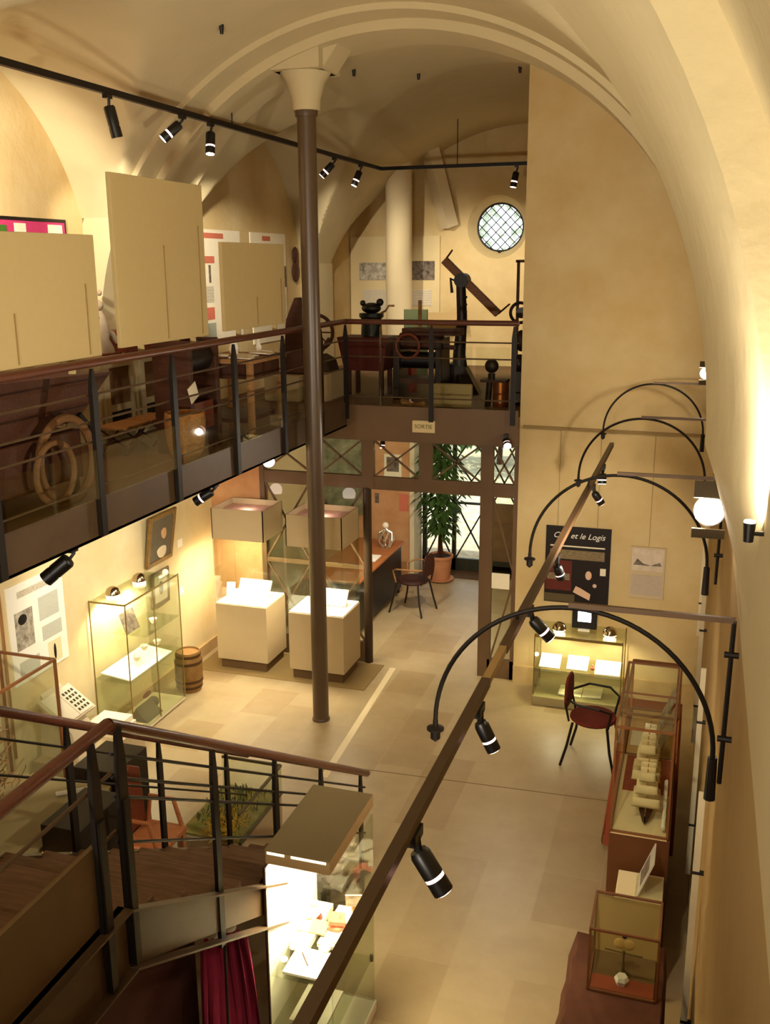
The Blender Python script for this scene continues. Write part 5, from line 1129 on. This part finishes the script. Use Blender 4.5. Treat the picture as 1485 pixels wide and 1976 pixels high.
# black printing press
bpz = thing('iron_press', 'black and brown iron press with rollers left of the slanting beam', 'press', (-3.15, 11.4, ZG))
MB().box(-3.5, -3.42, 11.2, 11.6, ZG, 3.75).build('side_frame', darkmachine, bpz, .01); MB().box(-2.98, -2.9, 11.2, 11.6, ZG, 3.75).build('side_frame', darkmachine, bpz, .01)
MB().cyl((-3.46, 11.4, 3.7), (-2.94, 11.4, 3.7), .1, n=18).build('roller', oldwood, bpz); MB().cyl((-3.46, 11.4, 3.48), (-2.94, 11.4, 3.48), .1, n=18).build('roller', blackm, bpz)
MB().box(-3.42, -2.98, 11.2, 11.55, 3.22, 3.28).build('bed', oldwood, bpz); MB().box(-3.4, -2.7, 11.25, 11.5, 3.78, 3.86).build('top_board', oldwood, bpz)
MB().ringt((-3.3, 11.15, 3.66), .14, .018, 'y', 26).build('hand_wheel', redwood, bpz)
MB().tube([(-3.22, 11.4, 3.86), (-3.22, 11.4, 4.18)], .022, 8).build('upright', lightwood, bpz)
MB().bar((-3.52, 11.3, 3.7), (-2.75, 11.3, 3.64), .05, .05).build('lever', oldwood, bpz)
small('red_crate', 'small bright red crate beside the iron press', 'crate', MB().box(-3.6, -3.46, 11.85, 12.1, 3.022, 3.55), redpl)
small('white_tray', 'pale tray with rounded corners on the gallery floor by the far railing', 'tray', MB().box(-2.85, -2.4, 10.6, 10.68, 3.03, 3.3), mat('greyed_cream', '#a08a5c', .7), bevel=.02)
small('wood_offcuts', 'small heap of pale wood pieces on a dark board behind the far railing', 'wood pieces', MB().cbox((-3.1, 10.5, 3.08), (.08, .05, .02), (.2, .3, .5)).cbox((-2.98, 10.48, 3.07), (.07, .04, .02), (.1, -.3, -.3)).cbox((-3.05, 10.5, 3.04), (.24, .1, .012)), lightwood)
# right end machines
bk2 = thing('copper_boiler', 'copper-brown cylinder stove with a round dark top at the right of the gallery', 'boiler', (-2.1, 10.9, ZG))
MB().cyl((-2.14, 10.95, ZG), (-2.14, 10.95, 3.3), .09, n=20).build('body', copper, bk2); MB().box(-2.36, -2.06, 10.85, 11.05, 3.3, 3.33).build('plate', oldwood, bk2)
MB().cyl((-2.24, 10.9, 3.33), (-2.24, 10.9, 3.4), .04, n=10).sph((-2.24, 10.9, 3.48), .08, 10, (1, .6, 1)).build('head', darkmachine, bk2)
MB().cyl((-2.29, 10.95, ZG), (-2.27, 10.95, 3.3), .035, n=10).build('leg', darkmachine, bk2)
wf = thing('wheel_stand', 'tall thin wooden frame with a dark wheel at the right end of the gallery', 'machine', (-1.95, 11.2, ZG))
MB().bar((-2.02, 11.2, 3.1), (-2.02, 11.2, 4.62), .03, .03).bar((-1.88, 11.2, 3.1), (-1.88, 11.2, 4.62), .03, .03).bar((-2.05, 11.2, 4.62), (-1.83, 11.2, 4.62), .03, .03).build('frame', oldwood, wf)
MB().ringt((-1.97, 11.1, 4.06), .11, .018, 'y', 24).build('wheel', blackm, wf); MB().cyl((-1.95, 11.05, 4.06), (-1.95, 11.15, 4.06), .06, n=16).build('hub', blackm, wf)
MB().sph((-1.95, 11.1, 3.75), .1, 10, (.7, .7, 1.2)).sph((-1.96, 11.1, 3.5), .1, 10).box(-2.03, -1.84, 11.1, 11.3, ZG, 3.4).build('gearbox', darkmachine, wf)
